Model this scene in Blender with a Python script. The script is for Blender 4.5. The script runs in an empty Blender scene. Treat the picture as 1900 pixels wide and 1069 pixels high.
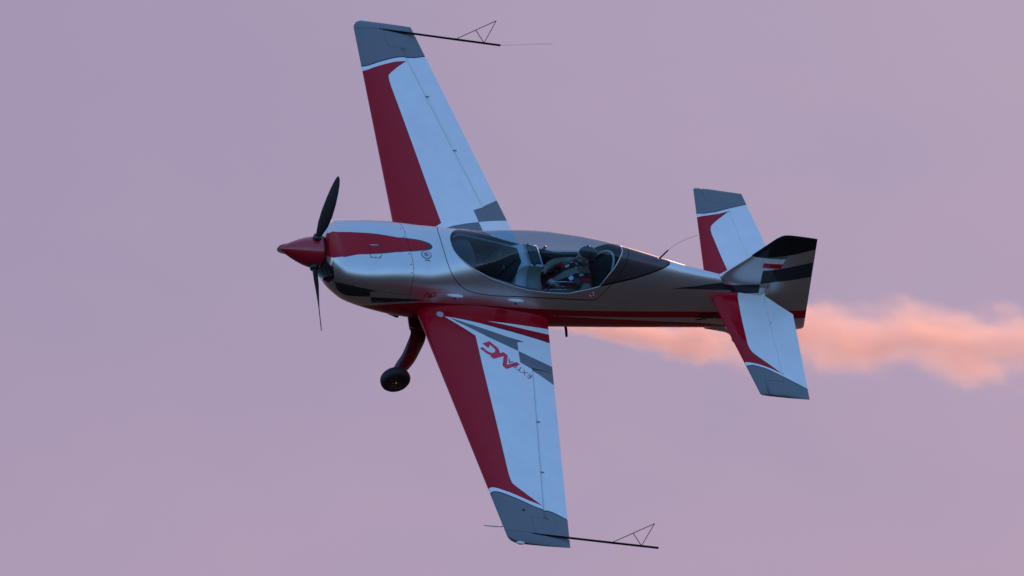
import bpy, bmesh, math, random
import numpy as np
from mathutils import Vector, Matrix
from mathutils.geometry import delaunay_2d_cdt

random.seed(4)
np.random.seed(4)
scene = bpy.context.scene
COL = scene.collection
rad = math.radians

# ------------------------------------------------------------------ camera
cam_data = bpy.data.cameras.new('camera')
cam = bpy.data.objects.new('camera', cam_data)
COL.objects.link(cam)
cam.location = (0.0, 0.0, 1.7)
cam.rotation_euler = (rad(90 + 11), 0, 0)
cam_data.sensor_width = 36.0
cam_data.lens = 19200.63 * 36.0 / 1900.0
cam_data.clip_start = 1.0
cam_data.clip_end = 60000.0
scene.camera = cam

# ------------------------------------------------------------------ sky
SUN_EL, SUN_AZ = 26.0, -14.0          # degrees above the horizon, degrees left of the view
world = bpy.data.worlds.new('World')
scene.world = world
world.use_nodes = True
wt = world.node_tree
wt.nodes.clear()


def wn(kind, **kw):
    n = wt.nodes.new(kind)
    for k, v in kw.items():
        setattr(n, k, v)
    return n


def wmath(op, a, b=None, c=None, clamp=False):
    n = wn('ShaderNodeMath', operation=op, use_clamp=clamp)
    for i, v in enumerate((a, b, c)):
        if v is None:
            continue
        if isinstance(v, (int, float)):
            n.inputs[i].default_value = v
        else:
            wt.links.new(v, n.inputs[i])
    return n.outputs[0]


def wmix(fac, a, b):
    n = wn('ShaderNodeMix', data_type='RGBA')
    for sock, v in ((n.inputs['Factor'], fac), (n.inputs[6], a), (n.inputs[7], b)):
        if isinstance(v, (int, float)):
            sock.default_value = v
        elif isinstance(v, tuple):
            sock.default_value = v + (1.0,)
        else:
            wt.links.new(v, sock)
    return n.outputs[2]


def wsmooth(v, lo, hi):
    n = wn('ShaderNodeMapRange', interpolation_type='SMOOTHSTEP')
    wt.links.new(v, n.inputs[0])
    n.inputs[1].default_value = lo
    n.inputs[2].default_value = hi
    return n.outputs[0]


sky_tex = wn('ShaderNodeTexSky', sky_type='NISHITA')
sky_tex.sun_disc = False
sky_tex.sun_elevation = rad(SUN_EL)
sky_tex.sun_rotation = rad(-SUN_AZ)
sky_tex.altitude = 100.0
sky_tex.air_density = 1.0
sky_tex.dust_density = 0.1
sky_tex.ozone_density = 2.5
wc = wn('ShaderNodeTexCoord')
sep = wn('ShaderNodeSeparateXYZ')
wt.links.new(wc.outputs['Generated'], sep.inputs[0])
sx, sy, sz = sep.outputs
# dusk cloud bank: fills the side of the sky where the sun goes down, thins out overhead
STRENGTH = 0.12
K = 1.0 / STRENGTH


def noise(scale, detail, rough=0.5, dist=0.0):
    n = wn('ShaderNodeTexNoise')
    n.inputs['Scale'].default_value = scale
    n.inputs['Detail'].default_value = detail
    n.inputs['Roughness'].default_value = rough
    n.inputs['Distortion'].default_value = dist
    mp = wn('ShaderNodeMapping')
    mp.inputs['Scale'].default_value = (1.0, 1.0, 1.7)
    mp.inputs['Location'].default_value = (0.31, 0.12, 0.77)
    wt.links.new(wc.outputs['Generated'], mp.inputs['Vector'])
    wt.links.new(mp.outputs[0], n.inputs['Vector'])
    return n.outputs['Fac']


soft = noise(26.0, 3.0, 0.5, 0.3)
wide = noise(9.0, 2.0)
streak = noise(70.0, 2.0, 0.45, 0.2)
shade = wmath('ADD', wmath('MULTIPLY', soft, 0.55), wmath('ADD', wmath('MULTIPLY', wide, 0.35), wmath('MULTIPLY', streak, 0.10)))
lilac = (0.330 * K, 0.288 * K, 0.444 * K)
pink = (0.450 * K, 0.333 * K, 0.464 * K)
tone = wsmooth(shade, 0.36, 0.64)
low = wsmooth(sz, 0.225, 0.150)
tone = wmath('ADD', wmath('MULTIPLY_ADD', tone, 0.30, 0.07), wmath('MULTIPLY', low, 0.46), clamp=True)
cloud = wmix(tone, lilac, pink)
# the cloud brightens round the sun: glow added for the warm rim light
sun_dir = (-math.sin(rad(SUN_AZ)) * math.cos(rad(SUN_EL)), math.cos(rad(SUN_AZ)) * math.cos(rad(SUN_EL)), math.sin(rad(SUN_EL)))
dt = wn('ShaderNodeVectorMath', operation='DOT_PRODUCT')
wt.links.new(wc.outputs['Generated'], dt.inputs[0])
dt.inputs[1].default_value = sun_dir
glow = wmath('POWER', wmath('MAXIMUM', dt.outputs['Value'], 0.0), 60.0)
cloud = wmix(glow, cloud, (1.65 * K, 1.15 * K, 0.95 * K))
bank = wmath('ADD', wmath('MULTIPLY', sy, 0.90), wmath('MULTIPLY', sz, -0.42))
bank = wmath('ADD', bank, wmath('MULTIPLY', wmath('SUBTRACT', wide, 0.5), 0.35))
cover = wsmooth(bank, -0.25, 0.50)
sky_gain = wn('ShaderNodeVectorMath', operation='MULTIPLY')
wt.links.new(sky_tex.outputs[0], sky_gain.inputs[0])
sky_gain.inputs[1].default_value = (1.5, 1.9, 2.4)   # tints and lifts the clear sky for bluer light on the wings
# an added pale-blue veil evens out the light from the clear half
veil = wmix(0.60, sky_gain.outputs[0], (0.250 * K, 0.49 * K, 0.91 * K))
sky_col = wmix(cover, veil, cloud)
bg = wn('ShaderNodeBackground')
bg.inputs['Strength'].default_value = STRENGTH
wt.links.new(sky_col, bg.inputs['Color'])
wout = wn('ShaderNodeOutputWorld')
wt.links.new(bg.outputs[0], wout.inputs['Surface'])

# ------------------------------------------------------------------ sun
sun_data = bpy.data.lights.new('sun', 'SUN')
sun_data.energy = 3.6
sun_data.angle = rad(0.5)
sun_data.color = (1.0, 0.52, 0.27)
sun = bpy.data.objects.new('sun', sun_data)
COL.objects.link(sun)
to_sun = Vector((-math.sin(rad(SUN_AZ)) * math.cos(rad(SUN_EL)),
                 math.cos(rad(SUN_AZ)) * math.cos(rad(SUN_EL)),
                 math.sin(rad(SUN_EL))))
sun.rotation_euler = to_sun.to_track_quat('Z', 'Y').to_euler()
sun.location = (-40, 60, 90)

scene.view_settings.view_transform = 'Standard'
scene.view_settings.look = 'None'
scene.view_settings.exposure = 0.0
scene.view_settings.gamma = 1.0
scene.view_settings.use_curve_mapping = False
scene.render.film_transparent = False
scene.cycles.volume_step_rate = 0.6
scene.cycles.max_bounces = 10
scene.cycles.volume_bounces = 4
scene.cycles.transparent_max_bounces = 12

# ------------------------------------------------------------------ measured shapes, metres, aeroplane axes (x nose, y left, z canopy)
FUS = {
  'cheek': [[1.655,-0.04],[1.655,-0.067],[1.651,-0.064],[1.504,-0.1],[1.368,-0.103],[1.213,-0.096],[1.063,-0.085],[0.825,-0.056],[0.731,-0.051],[0.601,-0.039],[0.521,-0.02],[0.498,-0.004],[0.489,0.018],[0.507,0.032],[0.542,0.043],[0.725,0.068],[0.873,0.083],[1.067,0.1],[1.35,0.12],[1.552,0.17],[1.653,0.239],[1.655,0.263],[1.655,0.28],[1.655,0.277]],
  'cheek_edge': [[0.824,-0.059],[0.729,-0.056],[0.596,-0.051],[0.513,-0.034],[0.466,-0.01],[0.455,0.022],[0.469,0.038],[0.497,0.05],[0.547,0.056],[0.728,0.078],[0.875,0.092],[1.069,0.108],[1.352,0.127],[1.553,0.174],[1.552,0.17],[0.852,0.023]],
  'black_a': [[1.593,0.509],[1.519,0.471],[1.43,0.466],[1.267,0.475],[1.079,0.496],[1.177,0.514],[1.144,0.562],[1.276,0.585],[1.397,0.619],[1.445,0.628],[1.498,0.619],[1.542,0.589]],
  'black_b': [[1.137,0.567],[0.869,0.547],[0.591,0.534],[0.486,0.537],[0.662,0.559],[0.843,0.583],[1.084,0.628]],
  'belly_up': [[1.205,0.767],[1.165,0.715],[0.946,0.628],[0.65,0.575],[0.4,0.553],[-0.275,0.552],[-0.99,0.564],[-1.354,0.573],[-1.99,0.58],[-2.439,0.582],[-2.846,0.582],[-3.204,0.587]],
  'belly_lo': [[-1.178,0.624],[-1.67,0.631],[-2.485,0.644],[-2.893,0.648],[-3.309,0.666]],
  'belly_lo2': [[-1.25,0.629],[-1.683,0.646],[-2.099,0.664],[-2.516,0.685],[-3.037,0.714],[-3.398,0.758]],
  'dart': [[-2.487,0.336],[-2.796,0.267],[-2.936,0.223],[-3.097,0.168],[-3.344,0.086],[-3.401,0.261],[-3.159,0.283],[-2.94,0.303]],
  'deck': [[-1.592,0.366],[-1.704,0.346],[-1.976,0.281],[-2.165,0.207],[-2.293,0.136],[-2.367,0.069],[-2.388,0.024],[-2.38,-0.026]],
  'glass_rear': [[-1.752,-0.11],[-1.75,0.011],[-1.726,0.112],[-1.681,0.21],[-1.617,0.295],[-1.556,0.373]],
  'frame_rear': [[-1.842,-0.052],[-1.841,0.046],[-1.816,0.147],[-1.758,0.27],[-1.71,0.347],[-1.699,0.354],[-1.647,0.415],[-1.604,0.462],[-1.565,0.481]],
  'frame_low': [[-1.565,0.481],[-1.281,0.48],[-0.936,0.472],[-0.601,0.467],[-0.338,0.467],[-0.229,0.46],[-0.129,0.45],[-0.019,0.429],[0.097,0.391],[0.199,0.33],[0.284,0.25],[0.328,0.165],[0.342,0.013],[0.334,-0.112],[0.314,-0.177]],
  'glass_low': [[0.235,0.018],[0.227,0.084],[0.176,0.145],[0.048,0.223],[-0.16,0.306],[-0.269,0.34],[-0.482,0.388],[-0.695,0.417],[-0.904,0.432],[-1.11,0.437],[-1.21,0.437],[-1.302,0.425],[-1.456,0.401],[-1.607,0.371]],
  'seam': [[0.741,-0.228],[0.737,-0.154],[0.729,-0.058],[0.722,0.004],[0.73,0.085],[0.731,0.181],[0.729,0.231],[0.725,0.302],[0.722,0.377],[0.687,0.501]],
  'lower_seam': [[1.61,0.509],[1.583,0.499],[1.428,0.473],[1.094,0.497],[0.7,0.506]],
  'oil_door': [[1.192,0.028],[1.103,0.027],[1.052,0.03],[1.082,0.12],[1.109,0.147],[1.216,0.143]],
  'cap': [[0.55,0.1]],
  'cap_bar': [[0.545,0.147]],
  'fair1': [[0.258,0.463],[0.067,0.476]],
  'fair2': [[-0.509,0.489],[-0.693,0.495]],
  'sticker': [[-1.503,0.441]],
  'ng': [[0.536,0.498],[0.522,0.439],[0.497,0.438],[0.465,0.482],[0.464,0.451],[0.444,0.441],[0.381,0.452],[0.38,0.506],[0.406,0.513],[0.442,0.506],[0.458,0.511],[0.48,0.508],[0.501,0.477],[0.515,0.496]],
  'reg': [[-3.0,0.666],[-3.043,0.611],[-3.095,0.667],[-3.129,0.618],[-3.269,0.645]],
  'cowl_front': [[1.655,0.28],[1.655,0.263],[1.655,0.33],[1.62,0.409],[1.61,0.496],[1.609,0.513]],
  'rivets': [[0.756,-0.15],[0.749,-0.068],[0.746,0.102],[0.746,0.19],[0.741,0.256]],
}
WING = {
  'red': [[0.509,0.537],[0.259,0.605],[0.122,0.717],[-0.054,0.865],[-0.036,1.129],[-0.018,1.392],[0.0,1.708],[0.018,2.024],[0.037,2.339],[0.055,2.615],[0.078,2.955],[0.079,3.054],[0.071,3.127],[0.025,3.184],[-0.09,3.296],[-0.226,3.416],[-0.071,3.369],[0.1,3.293],[0.211,3.243],[0.278,3.212],[0.323,3.197],[0.356,3.202],[0.372,2.933],[0.389,2.663],[0.405,2.393],[0.421,2.121],[0.437,1.849],[0.453,1.59],[0.468,1.329],[0.482,1.067],[0.493,0.798]],
  'grey_tip': [[0.351,3.283],[0.324,3.265],[0.274,3.273],[0.196,3.307],[0.058,3.372],[-0.1,3.444],[-0.225,3.479],[-0.285,3.483],[-0.362,3.504],[-0.49,3.558],[-0.407,4.033],[-0.081,4.107],[0.22,4.144],[0.315,3.893],[0.333,3.589]],
  'grey_edge': [[0.352,3.275],[0.322,3.256],[0.272,3.264],[0.194,3.297],[0.055,3.362],[-0.102,3.436],[-0.227,3.473],[-0.224,3.483],[-0.097,3.454],[0.061,3.384],[0.199,3.319],[0.277,3.285],[0.326,3.276],[0.35,3.296]],
  'root_red': [[0.518,0.47],[0.259,0.604],[0.062,0.654],[-0.146,0.687],[-0.362,0.709],[-0.583,0.723],[-0.809,0.731],[-1.039,0.731],[-1.099,0.419],[-0.866,0.413],[-0.637,0.401],[-0.412,0.381],[-0.152,0.446],[0.097,0.495],[0.329,0.518]],
  'root_edge': [[0.239,0.607],[0.043,0.654],[-0.162,0.685],[-0.374,0.707],[-0.592,0.72],[-0.814,0.727],[-1.04,0.727],[-1.032,0.746],[-0.812,0.744],[-0.596,0.735],[-0.385,0.721],[-0.178,0.699],[0.035,0.661]],
  'root_white': [[-0.257,0.599],[-0.524,0.579],[-0.798,0.548],[-1.079,0.507],[-1.059,0.598],[-0.785,0.608],[-0.518,0.609]],
  'chk_a': [[0.199,0.619],[-0.009,0.689],[-0.228,0.743],[-0.459,0.794],[-0.682,0.819],[-0.582,0.854],[-0.56,0.992],[-0.378,0.924],[-0.2,0.851],[0.127,0.676]],
  'chk_b': [[-0.56,0.992],[-0.775,1.067],[-0.97,1.127],[-0.904,1.422],[-0.726,1.312],[-0.676,1.245],[-0.536,1.17]],
  'G': [[-0.11,0.975],[-0.208,0.923],[-0.26,0.976],[-0.293,1.008],[-0.304,1.052],[-0.299,1.084],[-0.262,1.142],[-0.171,1.153],[-0.165,1.141],[-0.138,1.137],[-0.098,1.098],[-0.057,1.057],[-0.098,1.034],[-0.131,1.076],[-0.16,1.097],[-0.196,1.106],[-0.232,1.089],[-0.252,1.06],[-0.249,1.033],[-0.208,0.98],[-0.188,0.989],[-0.194,1.013],[-0.163,1.031],[-0.135,1.002]],
  'N': [[-0.159,1.165],[-0.22,1.109],[-0.295,1.089],[-0.35,1.06],[-0.395,1.101],[-0.362,1.198],[-0.344,1.256],[-0.406,1.224],[-0.488,1.179],[-0.521,1.214],[-0.323,1.324],[-0.282,1.283],[-0.337,1.126],[-0.194,1.197]],
}
ST = {
  'red': [[-3.011,0.136],[-3.147,0.107],[-3.331,0.071],[-3.29,0.433],[-3.269,0.75],[-3.263,0.849],[-3.277,0.947],[-3.336,1.029],[-3.591,1.262],[-3.453,1.198],[-3.304,1.151],[-3.179,1.124],[-3.137,0.878],[-3.095,0.632],[-3.053,0.384]],
  'grey': [[-3.184,1.181],[-3.247,1.173],[-3.395,1.213],[-3.625,1.322],[-3.877,1.441],[-3.848,1.623],[-3.529,1.637],[-3.241,1.607]],
}
FIN = {
  'dart': [[-2.568,0.404],[-2.845,0.49],[-3.108,0.58],[-3.331,0.609],[-3.55,0.636],[-3.58,0.517],[-3.415,0.492],[-3.201,0.471],[-2.988,0.449],[-2.778,0.426]],
  'top': [[-3.245,1.013],[-3.305,1.004],[-3.355,1.005],[-3.464,1.014],[-3.612,1.048],[-3.81,1.115],[-4.011,1.202],[-3.948,1.437],[-3.545,1.441],[-3.467,1.388],[-3.34,1.215]],
  'band': [[-3.513,0.826],[-3.622,0.849],[-3.733,0.883],[-3.908,0.946],[-4.071,1.006],[-4.143,0.781],[-3.999,0.735],[-3.862,0.702],[-3.701,0.666],[-3.556,0.637]],
  'flag_w': [[-3.478,1.012],[-3.718,1.025],[-3.713,0.949],[-3.481,0.939]],
  'flag_r': [[-3.481,0.939],[-3.713,0.949],[-3.714,0.876],[-3.484,0.871]],
  'flag_s': [[-3.474,1.019],[-3.722,1.086],[-3.725,1.021]],
  'red': [[-3.945,0.197],[-4.327,0.253],[-4.366,0.145],[-3.989,0.095]],
}
LETTERS = {
  'E': [[[-0.565,1.388],[-0.592,1.408],[-0.634,1.355],[-0.607,1.327]],[[-0.587,1.355],[-0.611,1.377]]],
  'T': [[[-0.457,1.292],[-0.499,1.329]],[[-0.479,1.31],[-0.523,1.256]]],
  'R': [[[-0.446,1.28],[-0.488,1.223]],[[-0.446,1.28],[-0.418,1.262],[-0.434,1.227],[-0.459,1.243]],[[-0.429,1.234],[-0.457,1.2]]],
  'A': [[[-0.382,1.218],[-0.398,1.144]],[[-0.382,1.218],[-0.442,1.183]],[[-0.388,1.176],[-0.411,1.198]]],
  'X': [[[-0.504,1.337],[-0.59,1.318]],[[-0.553,1.281],[-0.543,1.374]]],
}
SECT = [  # x, half width, widest z, top z, bottom z, exponent above, exponent below
  (1.660, 0.345, 0.280, 0.542, 0.089, 3.000, 2.200),
  (1.600, 0.400, 0.280, 0.532, 0.024, 3.016, 2.242),
  (1.500, 0.448, 0.279, 0.508, -0.050, 3.042, 2.312),
  (1.350, 0.473, 0.278, 0.517, -0.140, 3.082, 2.416),
  (1.150, 0.483, 0.276, 0.544, -0.198, 3.134, 2.556),
  (0.950, 0.479, 0.274, 0.570, -0.240, 3.187, 2.695),
  (0.750, 0.474, 0.272, 0.587, -0.272, 3.150, 2.808),
  (0.550, 0.470, 0.270, 0.594, -0.293, 3.033, 2.838),
  (0.300, 0.453, 0.270, 0.641, -0.320, 2.700, 2.877),
  (0.050, 0.435, 0.270, 0.701, -0.331, 2.283, 2.915),
  (-0.200, 0.410, 0.270, 0.767, -0.333, 2.080, 2.954),
  (-0.450, 0.395, 0.270, 0.868, -0.323, 1.930, 2.992),
  (-0.700, 0.378, 0.274, 0.920, -0.314, 1.900, 2.973),
  (-0.950, 0.356, 0.279, 0.943, -0.307, 1.900, 2.940),
  (-1.200, 0.328, 0.284, 0.943, -0.300, 1.900, 2.907),
  (-1.500, 0.297, 0.290, 0.918, -0.283, 1.975, 2.867),
  (-1.900, 0.255, 0.298, 0.853, -0.258, 2.000, 2.813),
  (-2.300, 0.212, 0.306, 0.774, -0.228, 2.000, 2.770),
  (-2.700, 0.170, 0.313, 0.697, -0.193, 2.000, 2.730),
  (-3.050, 0.130, 0.317, 0.647, -0.163, 2.000, 2.695),
  (-3.350, 0.095, 0.321, 0.601, -0.136, 2.000, 2.665),
  (-3.700, 0.060, 0.326, 0.594, -0.096, 2.000, 2.630),
  (-4.000, 0.035, 0.330, 0.509, -0.072, 2.000, 2.600),
]
# attitude of the aeroplane (columns: nose, left wing, canopy side) and its place over the field
ATTITUDE = [[-0.903502, 0.222143, 0.36652], [-0.428093, -0.508703, -0.746966], [0.020517, -0.831789, 0.554712]]
PLACE = [-0.6921, 112.18, 23.5157]


# ------------------------------------------------------------------ helpers
def link(name, mesh, mats=(), parent=None):
    o = bpy.data.objects.new(name, mesh)
    COL.objects.link(o)
    for m in (mats if isinstance(mats, (list, tuple)) else [mats]):
        mesh.materials.append(m)
    if parent is not None:
        o.parent = parent
    return o


def mesh_from(name, verts, faces, normals=None, uvs=None, smooth=True):
    me = bpy.data.meshes.new(name)
    me.from_pydata([tuple(v) for v in verts], [], [tuple(f) for f in faces])
    if uvs is not None:
        lay = me.uv_layers.new(name='UVMap')
        idx = np.empty(len(me.loops), dtype=np.int32)
        me.loops.foreach_get('vertex_index', idx)
        lay.data.foreach_set('uv', np.asarray(uvs, dtype=np.float32)[idx].ravel())
    me.polygons.foreach_set('use_smooth', [smooth] * len(me.polygons))
    if normals is not None:
        me.normals_split_custom_set_from_vertices([tuple(n) for n in normals])
    me.update()
    return me


def dense(poly, step, closed=True):
    out = []
    n = len(poly)
    for i in range(n if closed else n - 1):
        a = np.array(poly[i], float)
        b = np.array(poly[(i + 1) % n], float)
        k = max(1, int(math.ceil(np.hypot(*(b - a)) / step)))
        for t in range(k):
            out.append(a + (b - a) * t / k)
    if not closed:
        out.append(np.array(poly[-1], float))
    return np.array(out)


def spline(pts, sub=6, closed=False):
    """Catmull-Rom through the points."""
    p = [np.array(q, float) for q in pts]
    n = len(p)
    out = []
    for i in range(n if closed else n - 1):
        if closed:
            a, b, c, d = p[i - 1], p[i], p[(i + 1) % n], p[(i + 2) % n]
        else:
            b, c = p[i], p[i + 1]
            a = p[i - 1] if i else 2 * b - c
            d = p[i + 2] if i + 2 < n else 2 * c - b
        for k in range(sub):
            t = k / sub
            out.append(0.5 * (2 * b + (c - a) * t + (2 * a - 5 * b + 4 * c - d) * t * t + (3 * b - a - 3 * c + d) * t ** 3))
    if not closed:
        out.append(p[-1])
    return np.array(out)


def inside(poly, pts):
    poly = np.asarray(poly, float)
    pts = np.asarray(pts, float)
    x, y = pts[:, 0], pts[:, 1]
    r = np.zeros(len(pts), bool)
    for i in range(len(poly)):
        x1, y1 = poly[i - 1]
        x2, y2 = poly[i]
        if y1 == y2:
            continue
        c = ((y1 > y) != (y2 > y)) & (x < (x2 - x1) * (y - y1) / (y2 - y1) + x1)
        r ^= c
    return r


def edge_dist(poly, pts, closed=True):
    poly = np.asarray(poly, float)
    pts = np.asarray(pts, float)
    d = np.full(len(pts), 1e9)
    for i in range(0 if closed else 1, len(poly)):
        a, b = poly[i - 1], poly[i]
        ab = b - a
        t = np.clip(((pts - a) @ ab) / max(1e-12, ab @ ab), 0, 1)
        d = np.minimum(d, np.hypot(*(pts - (a + t[:, None] * ab)).T))
    return d


def triangulate(poly, inner, gap):
    """Triangles filling one closed outline, with inner points kept clear of the rim."""
    inner = np.asarray(inner, float)
    if len(inner):
        inner = inner[inside(poly, inner)]
    if len(inner):
        inner = inner[edge_dist(poly, inner) > gap]
    v = [Vector(p) for p in poly] + [Vector(p) for p in inner]
    n = len(poly)
    r = delaunay_2d_cdt(v, [(i, (i + 1) % n) for i in range(n)], [], 1, 1e-7)
    return np.array([tuple(p) for p in r[0]]), [tuple(f) for f in r[2]], [tuple(e) for e in r[1]]


def boundary(faces):
    cnt = {}
    for f in faces:
        for i in range(len(f)):
            a, b = f[i], f[(i + 1) % len(f)]
            cnt[(a, b)] = 1
    return [(a, b) for (a, b) in cnt if (b, a) not in cnt]


def slab(name, poly, inner, gap, top, bot, uv, mats, parent):
    """A lens-like solid over an outline; top and bot give (point, normal) for each outline coordinate."""
    P, F, _ = triangulate(poly, inner, gap)
    T, TN = top(P[:, 0], P[:, 1])
    B, BN = bot(P[:, 0], P[:, 1])
    n = len(P)
    f0 = F[0]
    flip = np.dot(np.cross(T[f0[1]] - T[f0[0]], T[f0[2]] - T[f0[0]]), TN[f0[0]]) < 0
    V = [T, B]
    N = [TN, BN]
    faces = [tuple(reversed(f)) if flip else f for f in F]
    faces += [tuple(i + n for i in (f if flip else reversed(f))) for f in F]
    UV = [uv(P[:, 0], P[:, 1])] * 2
    base = 2 * n
    wv, wnm, wuv = [], [], []
    cen = 0.5 * (T + B)
    for a, b in boundary(faces[:len(F)]):
        if np.linalg.norm(T[a] - B[a]) < 4e-4 and np.linalg.norm(T[b] - B[b]) < 4e-4:
            continue
        nn = np.cross(B[a] - T[a] + B[b] - T[b], T[b] - T[a])
        ln = np.linalg.norm(nn)
        nn = nn / ln if ln > 1e-12 else np.array((0, 0, 1.0))
        k = base + len(wv)
        wv += [T[a], T[b], B[b], B[a]]
        wnm += [nn] * 4
        wuv += [UV[0][a], UV[0][b], UV[0][b], UV[0][a]]
        faces.append((k, k + 3, k + 2, k + 1))
    allv = np.concatenate(V + ([np.array(wv)] if wv else []))
    alln = np.concatenate(N + ([np.array(wnm)] if wv else []))
    alluv = np.concatenate(UV + ([np.array(wuv)] if wv else []))
    return link(name, mesh_from(name, allv, faces, alln, alluv), mats, parent)


def tube(name, pts, radii, mat, parent, seg=10, flat=1.0, flat_dir=None, cap=True):
    """Round (or flattened) tube along points."""
    pts = [Vector(p) for p in pts]
    if isinstance(radii, (int, float)):
        radii = [radii] * len(pts)
    verts, faces = [], []
    up = Vector(flat_dir) if flat_dir is not None else None
    prev = None
    for i, p in enumerate(pts):
        t = (pts[min(i + 1, len(pts) - 1)] - pts[max(i - 1, 0)]).normalized()
        if up is not None:
            u = (up - t * up.dot(t)).normalized()
        else:
            ref = prev if prev is not None else (Vector((0, 0, 1)) if abs(t.z) < 0.9 else Vector((1, 0, 0)))
            u = (ref - t * ref.dot(t)).normalized()
        prev = u
        w = t.cross(u)
        for k in range(seg):
            a = 2 * math.pi * k / seg
            verts.append(p + u * (math.cos(a) * radii[i]) + w * (math.sin(a) * radii[i] * flat))
    for i in range(len(pts) - 1):
        for k in range(seg):
            a, b = i * seg + k, i * seg + (k + 1) % seg
            faces.append((a, b, b + seg, a + seg))
    if cap:
        faces.append(tuple(reversed(range(seg))))
        faces.append(tuple(range((len(pts) - 1) * seg, len(pts) * seg)))
    return link(name, mesh_from(name, verts, faces), mat, parent)


def lathe(name, profile, origin, axis, mat, parent, seg=48):
    """profile: (distance along axis, radius)."""
    axis = Vector(axis).normalized()
    u = axis.orthogonal().normalized()
    w = axis.cross(u)
    o = Vector(origin)
    verts, faces = [], []
    for d, r in profile:
        for k in range(seg):
            a = 2 * math.pi * k / seg
            verts.append(o + axis * d + (u * math.cos(a) + w * math.sin(a)) * max(r, 1e-5))
    for i in range(len(profile) - 1):
        for k in range(seg):
            a, b = i * seg + k, i * seg + (k + 1) % seg
            faces.append((a, b, b + seg, a + seg))
    bm = bmesh.new()
    me = mesh_from(name, verts, faces)
    bm.from_mesh(me)
    bmesh.ops.recalc_face_normals(bm, faces=bm.faces)
    bm.to_mesh(me)
    bm.free()
    return link(name, me, mat, parent)


def box(name, co, size, mat, parent, bev=0.0, rot=None):
    bm = bmesh.new()
    bmesh.ops.create_cube(bm, size=1.0)
    for v in bm.verts:
        v.co = Vector((v.co.x * size[0], v.co.y * size[1], v.co.z * size[2]))
    if bev:
        bmesh.ops.bevel(bm, geom=bm.edges[:], offset=bev, segments=2, affect='EDGES')
    m = Matrix.Translation(co)
    if rot is not None:
        m = m @ rot.to_4x4()
    bm.transform(m)
    me = bpy.data.meshes.new(name)
    bm.to_mesh(me)
    bm.free()
    return link(name, me, mat, parent)


# ------------------------------------------------------------------ materials
def make_mat(name, color=(0.5, 0.5, 0.5), rough=0.4, metal=0.0, coat=0.0, grain=0.0, grain_scale=60.0, bump=0.0, bump_scale=40.0):
    m = bpy.data.materials.new(name)
    m.use_nodes = True
    nt = m.node_tree
    b = nt.nodes['Principled BSDF']
    b.inputs['Base Color'].default_value = (*color, 1)
    b.inputs['Roughness'].default_value = rough
    b.inputs['Metallic'].default_value = metal
    b.inputs['Coat Weight'].default_value = coat
    b.inputs['Coat Roughness'].default_value = 0.04
    tc = nt.nodes.new('ShaderNodeTexCoord')
    if grain:
        n = nt.nodes.new('ShaderNodeTexNoise')
        n.inputs['Scale'].default_value = grain_scale
        n.inputs['Detail'].default_value = 4
        nt.links.new(tc.outputs['Object'], n.inputs['Vector'])
        mr = nt.nodes.new('ShaderNodeMapRange')
        mr.inputs[3].default_value = 1 - grain
        mr.inputs[4].default_value = 1 + grain
        nt.links.new(n.outputs['Fac'], mr.inputs[0])
        vm = nt.nodes.new('ShaderNodeVectorMath')
        vm.operation = 'SCALE'
        vm.inputs[0].default_value = color
        nt.links.new(mr.outputs[0], vm.inputs['Scale'])
        nt.links.new(vm.outputs[0], b.inputs['Base Color'])
    if bump:
        n = nt.nodes.new('ShaderNodeTexNoise')
        n.inputs['Scale'].default_value = bump_scale
        n.inputs['Detail'].default_value = 3
        nt.links.new(tc.outputs['Object'], n.inputs['Vector'])
        bp = nt.nodes.new('ShaderNodeBump')
        bp.inputs['Strength'].default_value = bump
        bp.inputs['Distance'].default_value = 0.01
        nt.links.new(n.outputs['Fac'], bp.inputs['Height'])
        nt.links.new(bp.outputs[0], b.inputs['Normal'])
    return m


WHITE = (0.80, 0.80, 0.81)
SILVER = (0.70, 0.69, 0.68)
RED = (0.42, 0.002, 0.014)
GREY = (0.165, 0.17, 0.185)
CHARCOAL = (0.030, 0.030, 0.034)
BLACK = (0.010, 0.010, 0.012)


def srgb(c):
    c = np.asarray(c, float)
    return np.where(c <= 0.0031308, 12.92 * c, 1.055 * np.power(np.maximum(c, 1e-9), 1 / 2.4) - 0.055)


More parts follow.
